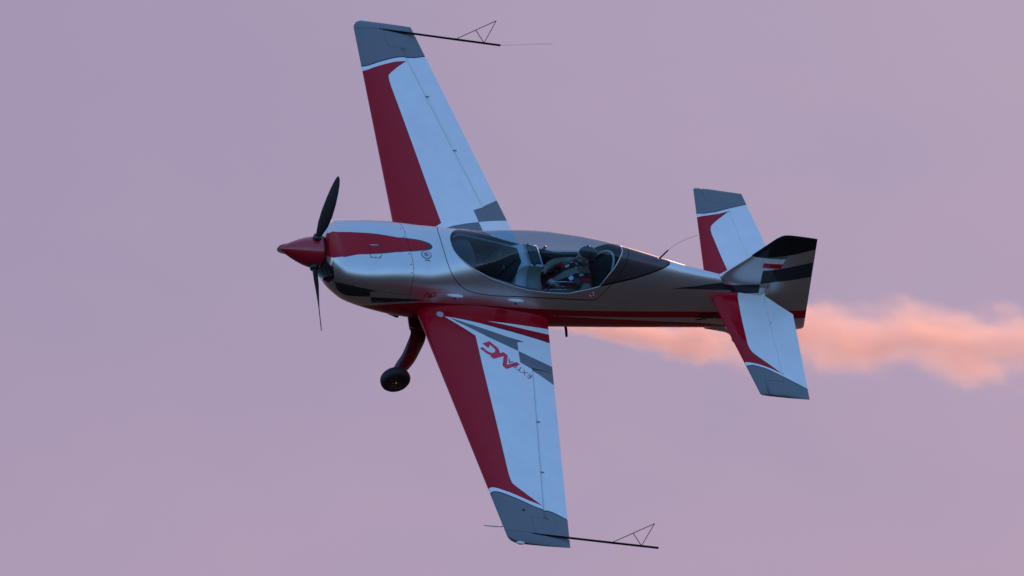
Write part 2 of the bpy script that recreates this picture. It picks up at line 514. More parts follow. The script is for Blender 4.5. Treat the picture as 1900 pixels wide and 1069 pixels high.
class Livery:
    """A flat paint plan: outlines filled on a grid of millimetres, used as the colour of a sprayed surface."""

    def __init__(self, a0, a1, b0, b1, wa, wb, base, metal):
        self.a0, self.a1, self.b0, self.b1, self.w, self.h = a0, a1, b0, b1, wa, wb
        self.px = np.empty((wb, wa, 4), np.float32)
        self.px[:, :, :3] = srgb(base)
        self.px[:, :, 3] = metal

    def uv(self, a, b):
        return np.stack([(np.asarray(a, float) - self.a0) / (self.a1 - self.a0), (np.asarray(b, float) - self.b0) / (self.b1 - self.b0)], -1)

    def fill(self, poly, color, metal=0.0):
        q = self.uv(*np.array(poly, float).T) * (self.w, self.h)
        x0, y0 = np.maximum(np.floor(q.min(0)).astype(int) - 1, 0)
        x1 = min(int(q[:, 0].max()) + 2, self.w)
        y1 = min(int(q[:, 1].max()) + 2, self.h)
        if x1 <= x0 or y1 <= y0:
            return
        cov = np.zeros((y1 - y0, x1 - x0), np.float32)
        for oy in (0.17, 0.5, 0.83):
            # horizontal spans per row, with exact partial coverage in x
            for r in range(y0, y1):
                yy = r + oy
                xs = []
                for i in range(len(q)):
                    (xa, ya), (xb, yb) = q[i - 1], q[i]
                    if (ya > yy) != (yb > yy):
                        xs.append(xa + (yy - ya) * (xb - xa) / (yb - ya))
                xs.sort()
                for l, rr in zip(xs[::2], xs[1::2]):
                    l = min(max(l, x0), x1)
                    rr = min(max(rr, x0), x1)
                    il, ir = int(l), int(rr)
                    if il == ir:
                        if il < x1:
                            cov[r - y0, il - x0] += (rr - l) / 3
                    else:
                        cov[r - y0, il - x0] += (il + 1 - l) / 3
                        cov[r - y0, il + 1 - x0:ir - x0] += 1 / 3
                        if ir < x1:
                            cov[r - y0, ir - x0] += (rr - ir) / 3
        c = np.clip(cov, 0, 1)[:, :, None]
        tgt = np.array([*srgb(color), metal], np.float32)
        s = self.px[y0:y1, x0:x1]
        s[:] = s * (1 - c) + tgt * c

    def stroke(self, pts, width, color, aspect=1.0):
        """aspect: metres per unit of b, so that widths come out in metres."""
        for p, q in zip(pts[:-1], pts[1:]):
            p = np.array((p[0], p[1] * aspect), float)
            q = np.array((q[0], q[1] * aspect), float)
            d = q - p
            d /= max(1e-9, np.hypot(*d))
            n = np.array((-d[1], d[0])) * width / 2
            e = d * width * 0.3
            quad = [p - e + n, q + e + n, q + e - n, p - e - n]
            self.fill([(v[0], v[1] / aspect) for v in quad], color)

    def material(self, name, rough=0.32, silver_rough=0.40, coat=0.4):
        img = bpy.data.images.new(name + '_paint', self.w, self.h, alpha=True)
        img.alpha_mode = 'CHANNEL_PACKED'
        img.pixels.foreach_set(self.px.ravel())
        img.update()
        img.pack()
        m = bpy.data.materials.new(name)
        m.use_nodes = True
        nt = m.node_tree
        b = nt.nodes['Principled BSDF']
        t = nt.nodes.new('ShaderNodeTexImage')
        t.image = img
        t.interpolation = 'Linear'
        t.extension = 'EXTEND'
        tc = nt.nodes.new('ShaderNodeTexCoord')
        # slight mottling of the paint so that no surface is perfectly even
        n = nt.nodes.new('ShaderNodeTexNoise')
        n.inputs['Scale'].default_value = 5.0
        n.inputs['Detail'].default_value = 6
        n.inputs['Roughness'].default_value = 0.6
        nt.links.new(tc.outputs['Object'], n.inputs['Vector'])
        mr = nt.nodes.new('ShaderNodeMapRange')
        mr.inputs[1].default_value = 0.3
        mr.inputs[2].default_value = 0.7
        mr.inputs[3].default_value = 0.95
        mr.inputs[4].default_value = 1.03
        nt.links.new(n.outputs['Fac'], mr.inputs[0])
        vm = nt.nodes.new('ShaderNodeVectorMath')
        vm.operation = 'SCALE'
        nt.links.new(t.outputs['Color'], vm.inputs[0])
        nt.links.new(mr.outputs[0], vm.inputs['Scale'])
        nt.links.new(vm.outputs[0], b.inputs['Base Color'])
        mu = nt.nodes.new('ShaderNodeMath')
        mu.operation = 'MULTIPLY'
        mu.inputs[1].default_value = 0.95
        nt.links.new(t.outputs['Alpha'], mu.inputs[0])
        nt.links.new(mu.outputs[0], b.inputs['Metallic'])
        rr = nt.nodes.new('ShaderNodeMapRange')
        rr.inputs[3].default_value = rough
        rr.inputs[4].default_value = silver_rough
        nt.links.new(t.outputs['Alpha'], rr.inputs[0])
        nt.links.new(rr.outputs[0], b.inputs['Roughness'])
        b.inputs['Specular IOR Level'].default_value = 0.05
        b.inputs['Coat Weight'].default_value = coat
        b.inputs['Coat Roughness'].default_value = 0.03
        # very fine skin waviness
        w = nt.nodes.new('ShaderNodeTexNoise')
        w.inputs['Scale'].default_value = 2.2
        w.inputs['Detail'].default_value = 2
        nt.links.new(tc.outputs['Object'], w.inputs['Vector'])
        bp = nt.nodes.new('ShaderNodeBump')
        bp.inputs['Strength'].default_value = 0.25
        bp.inputs['Distance'].default_value = 0.01
        nt.links.new(w.outputs['Fac'], bp.inputs['Height'])
        nt.links.new(bp.outputs[0], b.inputs['Normal'])
        nt.links.new(bp.outputs[0], b.inputs['Coat Normal'])
        return m


M_red = make_mat('red_gloss', RED, 0.3, 0, 0.8, grain=0.05)
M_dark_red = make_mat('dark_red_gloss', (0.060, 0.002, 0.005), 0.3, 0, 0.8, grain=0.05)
M_white = make_mat('white_gloss', WHITE, 0.35, 0, 0.5, grain=0.03)
M_silver = make_mat('silver_paint', SILVER, 0.38, 0.85, 0.6, grain=0.03)
M_grey = make_mat('grey_paint', GREY, 0.35, 0, 0.5, grain=0.04)
M_charcoal = make_mat('charcoal_paint', (0.055, 0.045, 0.05), 0.3, 0.2, 0.6, grain=0.05)
M_black = make_mat('black_paint', BLACK, 0.4, 0, 0.2, grain=0.1)
M_blade = make_mat('propeller_black', (0.018, 0.017, 0.019), 0.6, 0, 0.0, grain=0.15)
M_seal = make_mat('seam_rubber', (0.008, 0.008, 0.01), 0.6)
M_carbon = make_mat('carbon_rod', (0.012, 0.010, 0.012), 0.9, 0, 0.0)
M_carbon.node_tree.nodes['Principled BSDF'].inputs['Specular IOR Level'].default_value = 0.1
M_rubber = make_mat('tyre_rubber', (0.012, 0.012, 0.014), 0.65, grain=0.2, bump=0.2)
M_rim = make_mat('dark_wheel_metal', (0.10, 0.03, 0.025), 0.4, 0.6, grain=0.1)
M_metal = make_mat('bare_metal', (0.62, 0.62, 0.64), 0.28, 1.0, grain=0.06)
M_cap = make_mat('brushed_cap', (0.55, 0.56, 0.58), 0.45, 0.3, grain=0.06)
M_liner = make_mat('cockpit_lining', (0.02, 0.021, 0.024), 0.7, grain=0.2, bump=0.2)
M_frame_in = make_mat('frame_lining', (0.22, 0.22, 0.24), 0.5, grain=0.08)
M_pod = make_mat('pale_moulding', (0.70, 0.72, 0.72), 0.45, 0, 0.2, grain=0.03)
M_pod_side = make_mat('beige_moulding', (0.36, 0.34, 0.28), 0.45, 0, 0.2, grain=0.03)
M_glare = make_mat('glare_shield', (0.035, 0.037, 0.045), 0.45, grain=0.1)
M_seat = make_mat('dark_seat_cloth', (0.018, 0.019, 0.024), 0.85, grain=0.25, bump=0.4)
M_strap_red = make_mat('red_webbing', (0.50, 0.008, 0.025), 0.75, grain=0.2, grain_scale=200, bump=0.3)
M_strap_black = make_mat('black_webbing', (0.012, 0.012, 0.014), 0.8, grain=0.2, bump=0.3)
M_skin = make_mat('skin', (0.58, 0.35, 0.26), 0.5, grain=0.12, grain_scale=40)
M_cloth = make_mat('khaki_cloth', (0.36, 0.31, 0.23), 0.85, grain=0.2, grain_scale=30, bump=0.7, bump_scale=22)
M_cap_cloth = make_mat('dark_cap_cloth', (0.05, 0.05, 0.055), 0.8, grain=0.15, bump=0.3)
M_eye = make_mat('dark_eye', (0.015, 0.012, 0.01), 0.2)
M_lens = make_mat('lamp_glass', (0.75, 0.72, 0.66), 0.08, 0.0, 1.0)
M_sticker_w = make_mat('sticker_white', (0.78, 0.76, 0.75), 0.45)


def glass_mat():
    m = bpy.data.materials.new('canopy_perspex')
    m.use_nodes = True
    nt = m.node_tree
    nt.nodes.clear()
    out = nt.nodes.new('ShaderNodeOutputMaterial')
    mix = nt.nodes.new('ShaderNodeMixShader')
    tr = nt.nodes.new('ShaderNodeBsdfTransparent')
    gl = nt.nodes.new('ShaderNodeBsdfGlossy')
    fr = nt.nodes.new('ShaderNodeFresnel')
    # the sheet is thin: the same reflectance from outside and from inside
    ge = nt.nodes.new('ShaderNodeNewGeometry')
    io = nt.nodes.new('ShaderNodeMapRange')
    io.inputs[3].default_value, io.inputs[4].default_value = 1.42, 1 / 1.42
    nt.links.new(ge.outputs['Backfacing'], io.inputs[0])
    nt.links.new(io.outputs[0], fr.inputs['IOR'])
    tr.inputs['Color'].default_value = (0.52, 0.67, 0.75, 1)
    gl.inputs['Color'].default_value = (1, 1, 1, 1)
    gl.inputs['Roughness'].default_value = 0.015
    # very faint smears of handling
    tc = nt.nodes.new('ShaderNodeTexCoord')
    n = nt.nodes.new('ShaderNodeTexNoise')
    n.inputs['Scale'].default_value = 7
    n.inputs['Detail'].default_value = 5
    nt.links.new(tc.outputs['Object'], n.inputs['Vector'])
    mr = nt.nodes.new('ShaderNodeMapRange')
    mr.inputs[3].default_value = 0.008
    mr.inputs[4].default_value = 0.03
    nt.links.new(n.outputs['Fac'], mr.inputs[0])
    nt.links.new(mr.outputs[0], gl.inputs['Roughness'])
    nt.links.new(fr.outputs[0], mix.inputs[0])
    nt.links.new(tr.outputs[0], mix.inputs[1])
    nt.links.new(gl.outputs[0], mix.inputs[2])
    # fine polishing scratches catch low sun along the crown
    sc = nt.nodes.new('ShaderNodeBsdfGlossy')
    sc.inputs['Color'].default_value = (0.9, 0.9, 0.9, 1)
    sc.inputs['Roughness'].default_value = 0.42
    m2 = nt.nodes.new('ShaderNodeMixShader')
    m2.inputs[0].default_value = 0.012
    nt.links.new(mix.outputs[0], m2.inputs[1])
    nt.links.new(sc.outputs[0], m2.inputs[2])
    nt.links.new(m2.outputs[0], out.inputs['Surface'])
    return m


M_glass = glass_mat()

# ------------------------------------------------------------------ ground
def field_mat():
    m = make_mat('dusk_field', (0.10, 0.085, 0.055), 0.95)
    nt = m.node_tree
    b = nt.nodes['Principled BSDF']
    tc = nt.nodes.new('ShaderNodeTexCoord')
    n = nt.nodes.new('ShaderNodeTexNoise')
    n.inputs['Scale'].default_value = 0.02
    n.inputs['Detail'].default_value = 9
    nt.links.new(tc.outputs['Object'], n.inputs['Vector'])
    r = nt.nodes.new('ShaderNodeValToRGB')
    r.color_ramp.elements[0].color = (0.010, 0.009, 0.007, 1)
    r.color_ramp.elements[1].color = (0.019, 0.016, 0.012, 1)
    nt.links.new(n.outputs['Fac'], r.inputs[0])
    nt.links.new(r.outputs[0], b.inputs['Base Color'])
    return m


GR = 25000.0
ring = [(0, 0, 0)] + [(GR * math.cos(a), GR * math.sin(a), 0) for a in np.linspace(0, 2 * math.pi, 96, endpoint=False)]
ground = link('ground', mesh_from('ground', ring, [(0, i + 1, (i + 1) % 96 + 1) for i in range(96)]), field_mat())
ground['kind'] = 'structure'

# ------------------------------------------------------------------ the aeroplane
plane = bpy.data.objects.new('aerobatic_aeroplane', None)
COL.objects.link(plane)
plane.empty_display_size = 0.5
A = Matrix([list(r) for r in ATTITUDE])
plane.matrix_world = Matrix.Translation(PLACE) @ A.to_4x4()
plane['label'] = 'red, white and silver two seat aerobatic aeroplane banking steeply with wheels down'
plane['category'] = 'aeroplane'

# ---- fuselage surface
_S = np.array(SECT)[::-1]


def pchip(X, V, q):
    h = np.diff(X)
    dl = np.diff(V) / h
    m = np.zeros(len(X))
    for i in range(1, len(X) - 1):
        if dl[i - 1] * dl[i] > 0:
            m[i] = 2 * dl[i - 1] * dl[i] / (dl[i - 1] + dl[i])
    m[0], m[-1] = dl[0], dl[-1]
    j = np.clip(np.searchsorted(X, q) - 1, 0, len(h) - 1)
    t = (q - X[j]) / h[j]
    return ((2 * t ** 3 - 3 * t ** 2 + 1) * V[j] + (t ** 3 - 2 * t ** 2 + t) * h[j] * m[j]
            + (-2 * t ** 3 + 3 * t ** 2) * V[j + 1] + (t ** 3 - t ** 2) * h[j] * m[j + 1])


def skin(x, s):
    """Point of the fuselage skin at station x; s runs 0 at the spine, +1 round the left side to the keel."""
    x = np.asarray(x, float)
    s = np.asarray(s, float)
    w, zc, zt, zb, nt_, nb_ = [pchip(_S[:, 0], _S[:, k], x) for k in range(1, 7)]
    c, sn = np.cos(s * np.pi), np.sin(s * np.pi)
    n = np.where(c >= 0, nt_, nb_)
    r = (np.abs(sn) ** n + np.abs(c) ** n) ** (-1 / n)
    y = w * r * sn
    z = zc + np.where(c >= 0, zt - zc, zc - zb) * r * c
    return np.stack([x + 0 * y, y, z], -1)


def skin_normal(x, s):
    hx, hs = 4e-3, 4e-3
    dx = skin(np.minimum(x + hx, 1.66), s) - skin(x - hx, s)
    ds = skin(x, s + hs) - skin(x, s - hs)
    n = np.cross(ds, dx)
    n /= np.maximum(np.linalg.norm(n, axis=-1, keepdims=True), 1e-12)
    c = skin(x, s) - np.stack([x, 0 * x, 0 * x + 0.28], -1)
    n[np.sum(n * c, -1) < 0] *= -1
    return n


FA = 1.25                                  # metres of girth per unit of s, roughly


def mirror_loop(half):
    """half: outline on the left from the front spine point to the rear spine point."""
    h = [np.array(p, float) for p in half]
    return np.array(h + [np.array((p[0], -p[1])) for p in h[-2:0:-1]])


g_low = FUS['glass_low']
g_rear = FUS['glass_rear']
glass_half = [(0.243, 0.0), (0.242, 0.03), (0.228, 0.082)] + g_low[2:-1] + [(-1.556, 0.378)] + [p for p in reversed(g_rear[1:-1])] + [(-1.752, 0.0)]
glass_half[-2] = (-1.7505, 0.045)
kk = len(g_low)
sm = spline(glass_half[:kk], 5)
sm2 = spline(glass_half[kk:], 5)
glass_loop = mirror_loop(list(sm) + list(sm2))
f_low = [p for p in reversed(FUS['frame_low'])]
frame_half = [(0.343, 0.0), (0.340, 0.08)] + [p for p in f_low if p[1] > 0.12] + [p for p in reversed(FUS['frame_rear'][:-1]) if p[1] > 0.06] + [(-1.845, 0.0)]
sp = list(spline(frame_half, 5))
frame_loop = mirror_loop(sp)
deck_half = [(-1.75, 0.0), (-1.72, 0.12), (-1.6815, 0.2103), (-1.617, 0.2944), (-1.557, 0.3725)] + FUS['deck'][:-2] + [(-2.385, 0.035), (-2.390, 0.0)]
deck_line = spline(deck_half[4:], 6)


def cowl_line(s):
    return np.interp(np.abs(s), [0, 0.30, 0.40, 0.50, 1.0], [0.733, 0.731, 0.722, 0.695, 0.66])


# ---- paint of the fuselage
fus_paint = Livery(1.70, -4.05, -1.0, 1.0, 3300, 1500, SILVER, 1.0)


def both(fn):
    for sg in (1, -1):
        fn(lambda pts, g=sg: [(p[0], p[1] * g) for p in pts])


def paint_side(f):
    P_ = fus_paint
    bu = FUS['belly_up']
    P_.fill(f(list(spline(bu, 4)) + [(-4.05, 0.57), (-4.05, 1.0), (1.20, 1.0)]), RED)
    bl, b2 = FUS['belly_lo'], FUS['belly_lo2']
    P_.fill(f([(-1.16, 0.616)] + bl + [(-4.05, 0.69), (-4.05, 0.82)] + b2[::-1]), SILVER, 1.0)
    P_.fill(f(FUS['black_a']), CHARCOAL)
    P_.fill(f(FUS['black_b']), CHARCOAL)
    P_.fill(f(FUS['dart'][:5] + [(-3.6, 0.02), (-3.7, 0.2)] + FUS['dart'][5:]), CHARCOAL)
    dk = [(-1.755, -0.01), (-1.755, 0.0), (-1.749, 0.03), (-1.727, 0.112), (-1.6815, 0.2103), (-1.617, 0.2944), (-1.554, 0.3735)] + [tuple(p) for p in deck_line[1:]] + [(-2.39, -0.01)]
    P_.fill(f(dk), (0.11, 0.085, 0.09), 0.55)
    P_.stroke(f([tuple(p) for p in deck_line]), 0.018, (0.006, 0.006, 0.007), FA)
    lo = FUS['lower_seam']
    P_.stroke(f(lo), 0.004, (0.02, 0.02, 0.022), FA)


both(paint_side)
# the letters NG low on the left side and the registration ahead of the tailplane
_ng = [(0.50, 0.514), (0.478, 0.488), (0.452, 0.488), (0.432, 0.5065), (0.428, 0.492), (0.398, 0.486), (0.345, 0.490), (0.349, 0.4935), (0.398, 0.4925),
       (0.410, 0.4975), (0.403, 0.506), (0.372, 0.508), (0.370, 0.502), (0.392, 0.501), (0.392, 0.4985), (0.352, 0.499), (0.350, 0.511), (0.400, 0.515), (0.437, 0.515), (0.459, 0.496), (0.476, 0.514)]
fus_paint.fill([(x + 0.036, 0.443 + (t - 0.486) * 2.35) for x, t in _ng], (0.62, 0.012, 0.02))
# red stripe along the top of the nose, with its dark edge at the rear end
_c = FUS['cheek']
stripe = [(1.70, -0.060), (1.655, -0.066), (1.60, -0.088)] + [tuple(p) for p in spline([(1.53, -0.100)] + [(x, t) for x, t in _c[4:20]], 4)] + [(1.62, 0.205), (1.655, 0.235), (1.70, 0.26)]
_e = FUS['cheek_edge'][:11]
fus_paint.fill([tuple(p) for p in spline(_e, 4)] + [(1.0, 0.05), (0.9, -0.03)], (0.05, 0.06, 0.085))
fus_paint.fill([tuple(p) for p in spline([(0.53, -0.026), (0.487, -0.014), (0.468, 0.000), (0.466, 0.018), (0.478, 0.034), (0.53, 0.052), (0.70, 0.077), (0.86, 0.089), (1.05, 0.106), (1.34, 0.1190)], 5)] + [(1.34, 0.0)], (0.05, 0.06, 0.085))
fus_paint.fill(stripe, RED)
od = FUS['oil_door']
fus_paint.stroke(od[2:] + [od[0]], 0.005, (0.03, 0.02, 0.03), FA)
fus_paint.stroke([od[0], od[2]], 0.005, (0.03, 0.02, 0.03), FA)


def letter(strokes, x0, s0, dx, ds, width):
    for st in strokes:
        fus_paint.stroke([(x0 - (u + 0.22 * v) * dx, s0 - v * ds) for u, v in st], width, BLACK, FA)


letter([[(0.95, 1), (0.1, 1), (0, 0.85), (0.05, 0.55), (0.85, 0.45), (0.95, 0.2), (0.85, 0), (0, 0)]], -2.985, 0.673, 0.085, 0.062, 0.020)
letter([[(0, 0), (0, 1), (0.85, 1), (0.95, 0.8), (0.85, 0.5), (0, 0.5)]], -3.095, 0.673, 0.085, 0.062, 0.020)
letter([[(0.1, 0.5), (0.9, 0.5)]], -3.205, 0.673, 0.07, 0.062, 0.020)
M_fus = fus_paint.material('fuselage_paint')

# ---- cut the skin into fuselage, cowling, canopy frame, canopy and turtledeck
XR = -3.66
gx = np.concatenate([np.linspace(1.655, 1.35, 22), np.linspace(1.33, XR, 190)])
gs = np.linspace(-1, 1, 121)
loops = []


def offset_loop(loop, d):
    """Push a closed loop sideways by d metres."""
    L = loop * (1, FA)
    t = np.roll(L, -1, 0) - np.roll(L, 1, 0)
    t /= np.maximum(np.hypot(*t.T)[:, None], 1e-9)
    n = np.stack([-t[:, 1], t[:, 0]], -1)
    return (L + n * d) / (1, FA)


def tight(loop, step=0.022, closed=True):
    L = dense(np.asarray(loop) * (1, FA), step, closed)
    return L / (1, FA)


cons = []                                   # (points, closed)
gl = tight(glass_loop)
fr_in, fr_out = tight(offset_loop(frame_loop, 0.004)), tight(offset_loop(frame_loop, -0.004))
cons += [(gl, True), (fr_in, True), (fr_out, True)]
sgrid = np.linspace(-1, 1, 90)
for dd in (-0.0025, 0.0025):
    cons.append((np.stack([cowl_line(sgrid) + dd, sgrid], -1), False))
dk_l = deck_line[8:]
deck_full = np.array([tuple(p) for p in dk_l] + [(p[0], -p[1]) for p in dk_l[-2::-1]])
cons.append((tight(deck_full, closed=False), False))
# inlet notches low on the nose, left and right
notch = spline([(1.655, 0.325), (1.635, 0.37), (1.617, 0.43), (1.608, 0.50), (1.612, 0.57), (1.630, 0.61), (1.655, 0.64)], 4)
cons += [(notch, False), (notch * (1, -1), False)]
rim = np.concatenate([np.stack([gx, -1 + 0 * gx], -1), np.stack([XR + 0 * gs[1:], gs[1:]], -1),
                      np.stack([gx[::-1][1:], 1 + 0 * gx[1:]], -1), np.stack([1.655 + 0 * gs[1:-1], gs[::-1][1:-1]], -1)])
GX, GS = np.meshgrid(gx[1:-1], gs[1:-1], indexing='ij')
gp = np.stack([GX.ravel(), GS.ravel()], -1)
keep = np.ones(len(gp), bool)
for c, cl in cons:
    keep &= edge_dist(c * (1, FA), gp * (1, FA), cl) > 0.011
gp = gp[keep]
allp, alle = [], []
for c, cl in [(rim, True)] + cons:
    k = len(allp)
    allp += [Vector((p[0], p[1] * FA)) for p in c]
    alle += [(k + i, k + i + 1) for i in range(len(c) - 1)] + ([(k + len(c) - 1, k)] if cl else [])
allp += [Vector((p[0], p[1] * FA)) for p in gp]
rv, re_, rf, *_r = delaunay_2d_cdt(allp, alle, [], 1, 1e-6)
P2 = np.array([tuple(v) for v in rv]) / (1, FA)
P2[:, 0] = np.clip(P2[:, 0], XR, 1.655)
TRI = np.array([tuple(f) for f in rf])
cen = P2[TRI].mean(1)
in_gl = inside(gl, cen)
in_fi, in_fo = inside(fr_in, cen), inside(fr_out, cen)
seal = in_fi ^ in_fo
in_frame = in_fi & in_fo & ~in_gl
cl_x = cowl_line(cen[:, 1])
seam = np.abs(cen[:, 0] - cl_x) < 0.0025
cowl = (cen[:, 0] - cl_x) >= 0.0025
nz = np.concatenate([notch, [(1.70, 0.64), (1.70, 0.325)]])
cut = inside(nz, cen * (1, 1)) | inside(nz * (1, -1), cen)
deck_poly = mirror_loop([(-1.80, 0.0), (-1.80, 0.12)] + [tuple(p) for p in dk_l])
deck_m = inside(np.array([(-1.0, 0.40), (dk_l[0][0], 0.40)] + [tuple(p) for p in deck_full] + [(dk_l[0][0], -0.40), (-1.0, -0.40)]), cen) & ~in_fi & ~in_fo & (cen[:, 0] < -1.55)
deck_m &= ~seal
body_m = ~(in_gl | in_frame | seal | seam | cowl | deck_m | cut)
S3 = skin(P2[:, 0], P2[:, 1])
SN = skin_normal(P2[:, 0], P2[:, 1])
SUV = fus_paint.uv(P2[:, 0], P2[:, 1])


def skin_part(name, mask, mat, off=0.0, parent=plane, flipn=False):
    f = TRI[mask]
    used, inv = np.unique(f, return_inverse=True)
    f = inv.reshape(-1, 3)
    v = S3[used] + SN[used] * off
    n = SN[used]
    a, b, c = v[f[:, 0]], v[f[:, 1]], v[f[:, 2]]
    fl = np.sum(np.cross(b - a, c - a) * n[f[:, 0]], -1) < 0
    f[fl] = f[fl][:, ::-1]
    if flipn:
        f = f[:, ::-1]
        n = -n
    return link(name, mesh_from(name, v, f.tolist(), n, SUV[used]), mat, parent)


skin_part('fuselage', body_m, M_fus)
cowling = skin_part('engine_cowling', cowl & ~cut, M_fus)
skin_part('canopy_frame', in_frame, M_fus)
skin_part('turtledeck', deck_m, M_fus)
skin_part('canopy', in_gl, M_glass)
skin_part('door_seal', seal, M_seal, -0.006)
skin_part('cowling_joint', seam, M_seal, -0.003)

# lining inside the cockpit, dark below the sill and pale on the frame members
xm = (cen[:, 0] < 0.78) & (cen[:, 0] > -1.95)
skin_part('cockpit_lining', (body_m | seal | deck_m) & xm, M_liner, -0.022, flipn=True)
skin_part('frame_lining', in_frame & xm, M_frame_in, -0.018, flipn=True)
rp = skin(gl[:, 0], gl[:, 1]) + skin_normal(gl[:, 0], gl[:, 1]) * 0.001
tube('canopy_rim', list(rp) + [rp[0]], 0.0055, M_silver, plane, 6, cap=False)

# nose cap of the cowling, spinner, inlets
HUB = Vector((1.69, 0.0, 0.296))
capv, capf, capuv, capn = [], [], [], []
css = np.linspace(-0.325, 0.325, 81)
rings_ = [(1.655, 1.0), (1.668, 0.985), (1.677, 0.95), (1.680, 0.90), (1.680, 0.45)]
edge0 = skin(np.full(81, 1.655), css)
for xx, kf in rings_:
    for i in range(81):
        e = edge0[i]
        dv = np.array((0, e[1], e[2] - HUB.z))
        r = np.hypot(dv[1], dv[2])
        rr_ = 0.186 + (r - 0.186) * ((kf - 0.45) / 0.55)
        q = dv / r * rr_
        capv.append((xx, q[1], q[2] + HUB.z))
        capuv.append(fus_paint.uv(1.655, css[i]))
for j in range(len(rings_) - 1):
    for i in range(80):
        a = j * 81 + i
        capf.append((a, a + 1, a + 82, a + 81))
me = mesh_from('nose_cap', capv, capf, None, capuv)
nose_cap = link('nose_cap', me, M_fus, plane)
lathe('spinner', [(0.0, 0.0), (0.0, 0.150), (0.0, 0.180), (0.02, 0.1805), (0.06, 0.178), (0.12, 0.168), (0.19, 0.149), (0.26, 0.122), (0.33, 0.091), (0.39, 0.060), (0.44, 0.030), (0.462, 0.014), (0.470, 0.0)], HUB + Vector((0.006, 0, 0)), (1, 0, 0), M_red, plane, 64)
lathe('spinner_backplate', [(0.0, 0.0), (0.0, 0.176), (0.012, 0.176), (0.012, 0.0)], HUB - Vector((0.010, 0, 0)), (1, 0, 0), M_seal, plane, 48)
# inlet ducts: walls running back and inwards from each notch edge
for sg in (1, -1):
    nn = notch * (1, sg)
    outer = skin(nn[:, 0], nn[:, 1])
    k = len(outer)
    pts, fcs = list(outer), []
    for step, (bx, sc) in enumerate(((1.52, 0.86), (1.40, 0.62), (1.30, 0.40))):
        for q in outer:
            pts.append(np.array((min(q[0], bx) if step else q[0] - 0.05, q[1] * sc, HUB.z + (q[2] - HUB.z) * sc)))
    for r_ in range(3):
        for i in range(k - 1):
            a = r_ * k + i
            fcs.append((a, a + 1, a + k + 1, a + k))
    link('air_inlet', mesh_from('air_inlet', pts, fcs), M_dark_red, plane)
box('engine_baffle', (1.30, 0, 0.20), (0.04, 0.52, 0.40), M_black, plane, 0.01)
# chin lip: silver nose of the lower scoop, between the two inlets
chv, chf, chn = [], [], 0
chs = np.linspace(0.64, 1.36, 25)
chin_rows = [(1.655, 1.0), (1.672, 0.97), (1.676, 0.90), (1.660, 0.80), (1.60, 0.70), (1.50, 0.62)]
for xx, kf in chin_rows:
    for s in chs:
        e = skin(np.array([1.655]), np.array([s if s <= 1 else s - 2]))[0]
        chv.append((xx, e[1] * kf, 0.12 + (e[2] - 0.12) * kf))
for j in range(len(chin_rows) - 1):
    for i in range(24):
        a = j * 25 + i
        chf.append((a, a + 1, a + 26, a + 25))
link('chin_lip', mesh_from('chin_lip', chv, chf), M_silver, plane)


# propeller: three blades at rest
def blade(angle):
    d = Vector((0, math.cos(angle), math.sin(angle)))      # spanwise
    t = Vector((0, -math.sin(angle), math.cos(angle)))     # in the disc, direction of turning
    f = Vector((1, 0, 0))
    rows = [(0.10, 0.055, 0.055, 80), (0.20, 0.060, 0.050, 72), (0.27, 0.085, 0.034, 60), (0.36, 0.125, 0.024, 48), (0.50, 0.150, 0.017, 37), (0.66, 0.150, 0.012, 29),
            (0.80, 0.128, 0.009, 24), (0.90, 0.095, 0.007, 21), (0.955, 0.060, 0.005, 19), (0.978, 0.024, 0.003, 19)]
    v, fc = [], []
    n = 16
    for r, ch, th, pit in rows:
        c, s = math.cos(rad(pit)), math.sin(rad(pit))
        for k in range(n):
            a = 2 * math.pi * k / n
            u = math.cos(a) * ch / 2 - 0.10 * ch
            w = math.sin(a) * th / 2
            v.append(HUB + Vector((0.085, 0, 0)) + d * r + (t * c + f * s) * u + (f * c - t * s) * w)
    for i in range(len(rows) - 1):
        for k in range(n):
            a, b = i * n + k, i * n + (k + 1) % n
            fc.append((a, b, b + n, a + n))
    fc.append(tuple(range((len(rows) - 1) * n, len(rows) * n)))
    o = link('propeller_blade', mesh_from('propeller_blade', v, fc), M_blade, plane)
    lathe('blade_cuff', [(0.165, 0.045), (0.17, 0.050), (0.215, 0.046), (0.22, 0.03)], HUB + Vector((0.085, 0, 0)), d, M_black, o, 20)


for k in range(3):
    blade(rad(104 + 120 * k))

# ------------------------------------------------------------------ wings
DIH = 0.0373


def w_le(y):
    return 0.54 - 0.0585 * np.abs(y)


def w_te(y):
    return -1.175 + 0.189 * np.abs(y)


def foil(t, tc):
    """Half thickness as an odd function of the square root of the chord fraction."""
    a = np.minimum(np.abs(t), 1.0)
    u = a * a
    return np.sign(t) * 5 * tc * (0.2969 * a - 0.1260 * u - 0.3516 * u ** 2 + 0.2843 * u ** 3 - 0.1036 * u ** 4)


def wing_pt(t, y, side, nose=0.0):
    c = w_le(y) - w_te(y)
    x = w_le(y) - c * t * t
    ay = np.abs(y)
    h = c * foil(t, 0.15 - 0.03 * ay / 4)
    h = h * np.sqrt(np.clip(1 - 0.96 * np.clip((ay - 3.84) / 0.165, 0, 1) ** 2, 0.02, 1))
    if nose:
        hx_ = -0.683 + 0.2026 * (ay - 1.226)
        h = h - nose * np.exp(-np.clip(hx_ - x, 0, 9) / 0.026) * np.sign(t) * (ay < 3.6)
    fil = 0.085 * np.exp(-np.clip(ay - 0.36, -0.1, 9) / 0.055) * np.sin(np.clip(t, 0, 1) * np.pi) ** 0.8 * np.sign(t)
    return np.stack([x, y, DIH * ay + side * (h + (fil if side > 0 else 0))], -1)


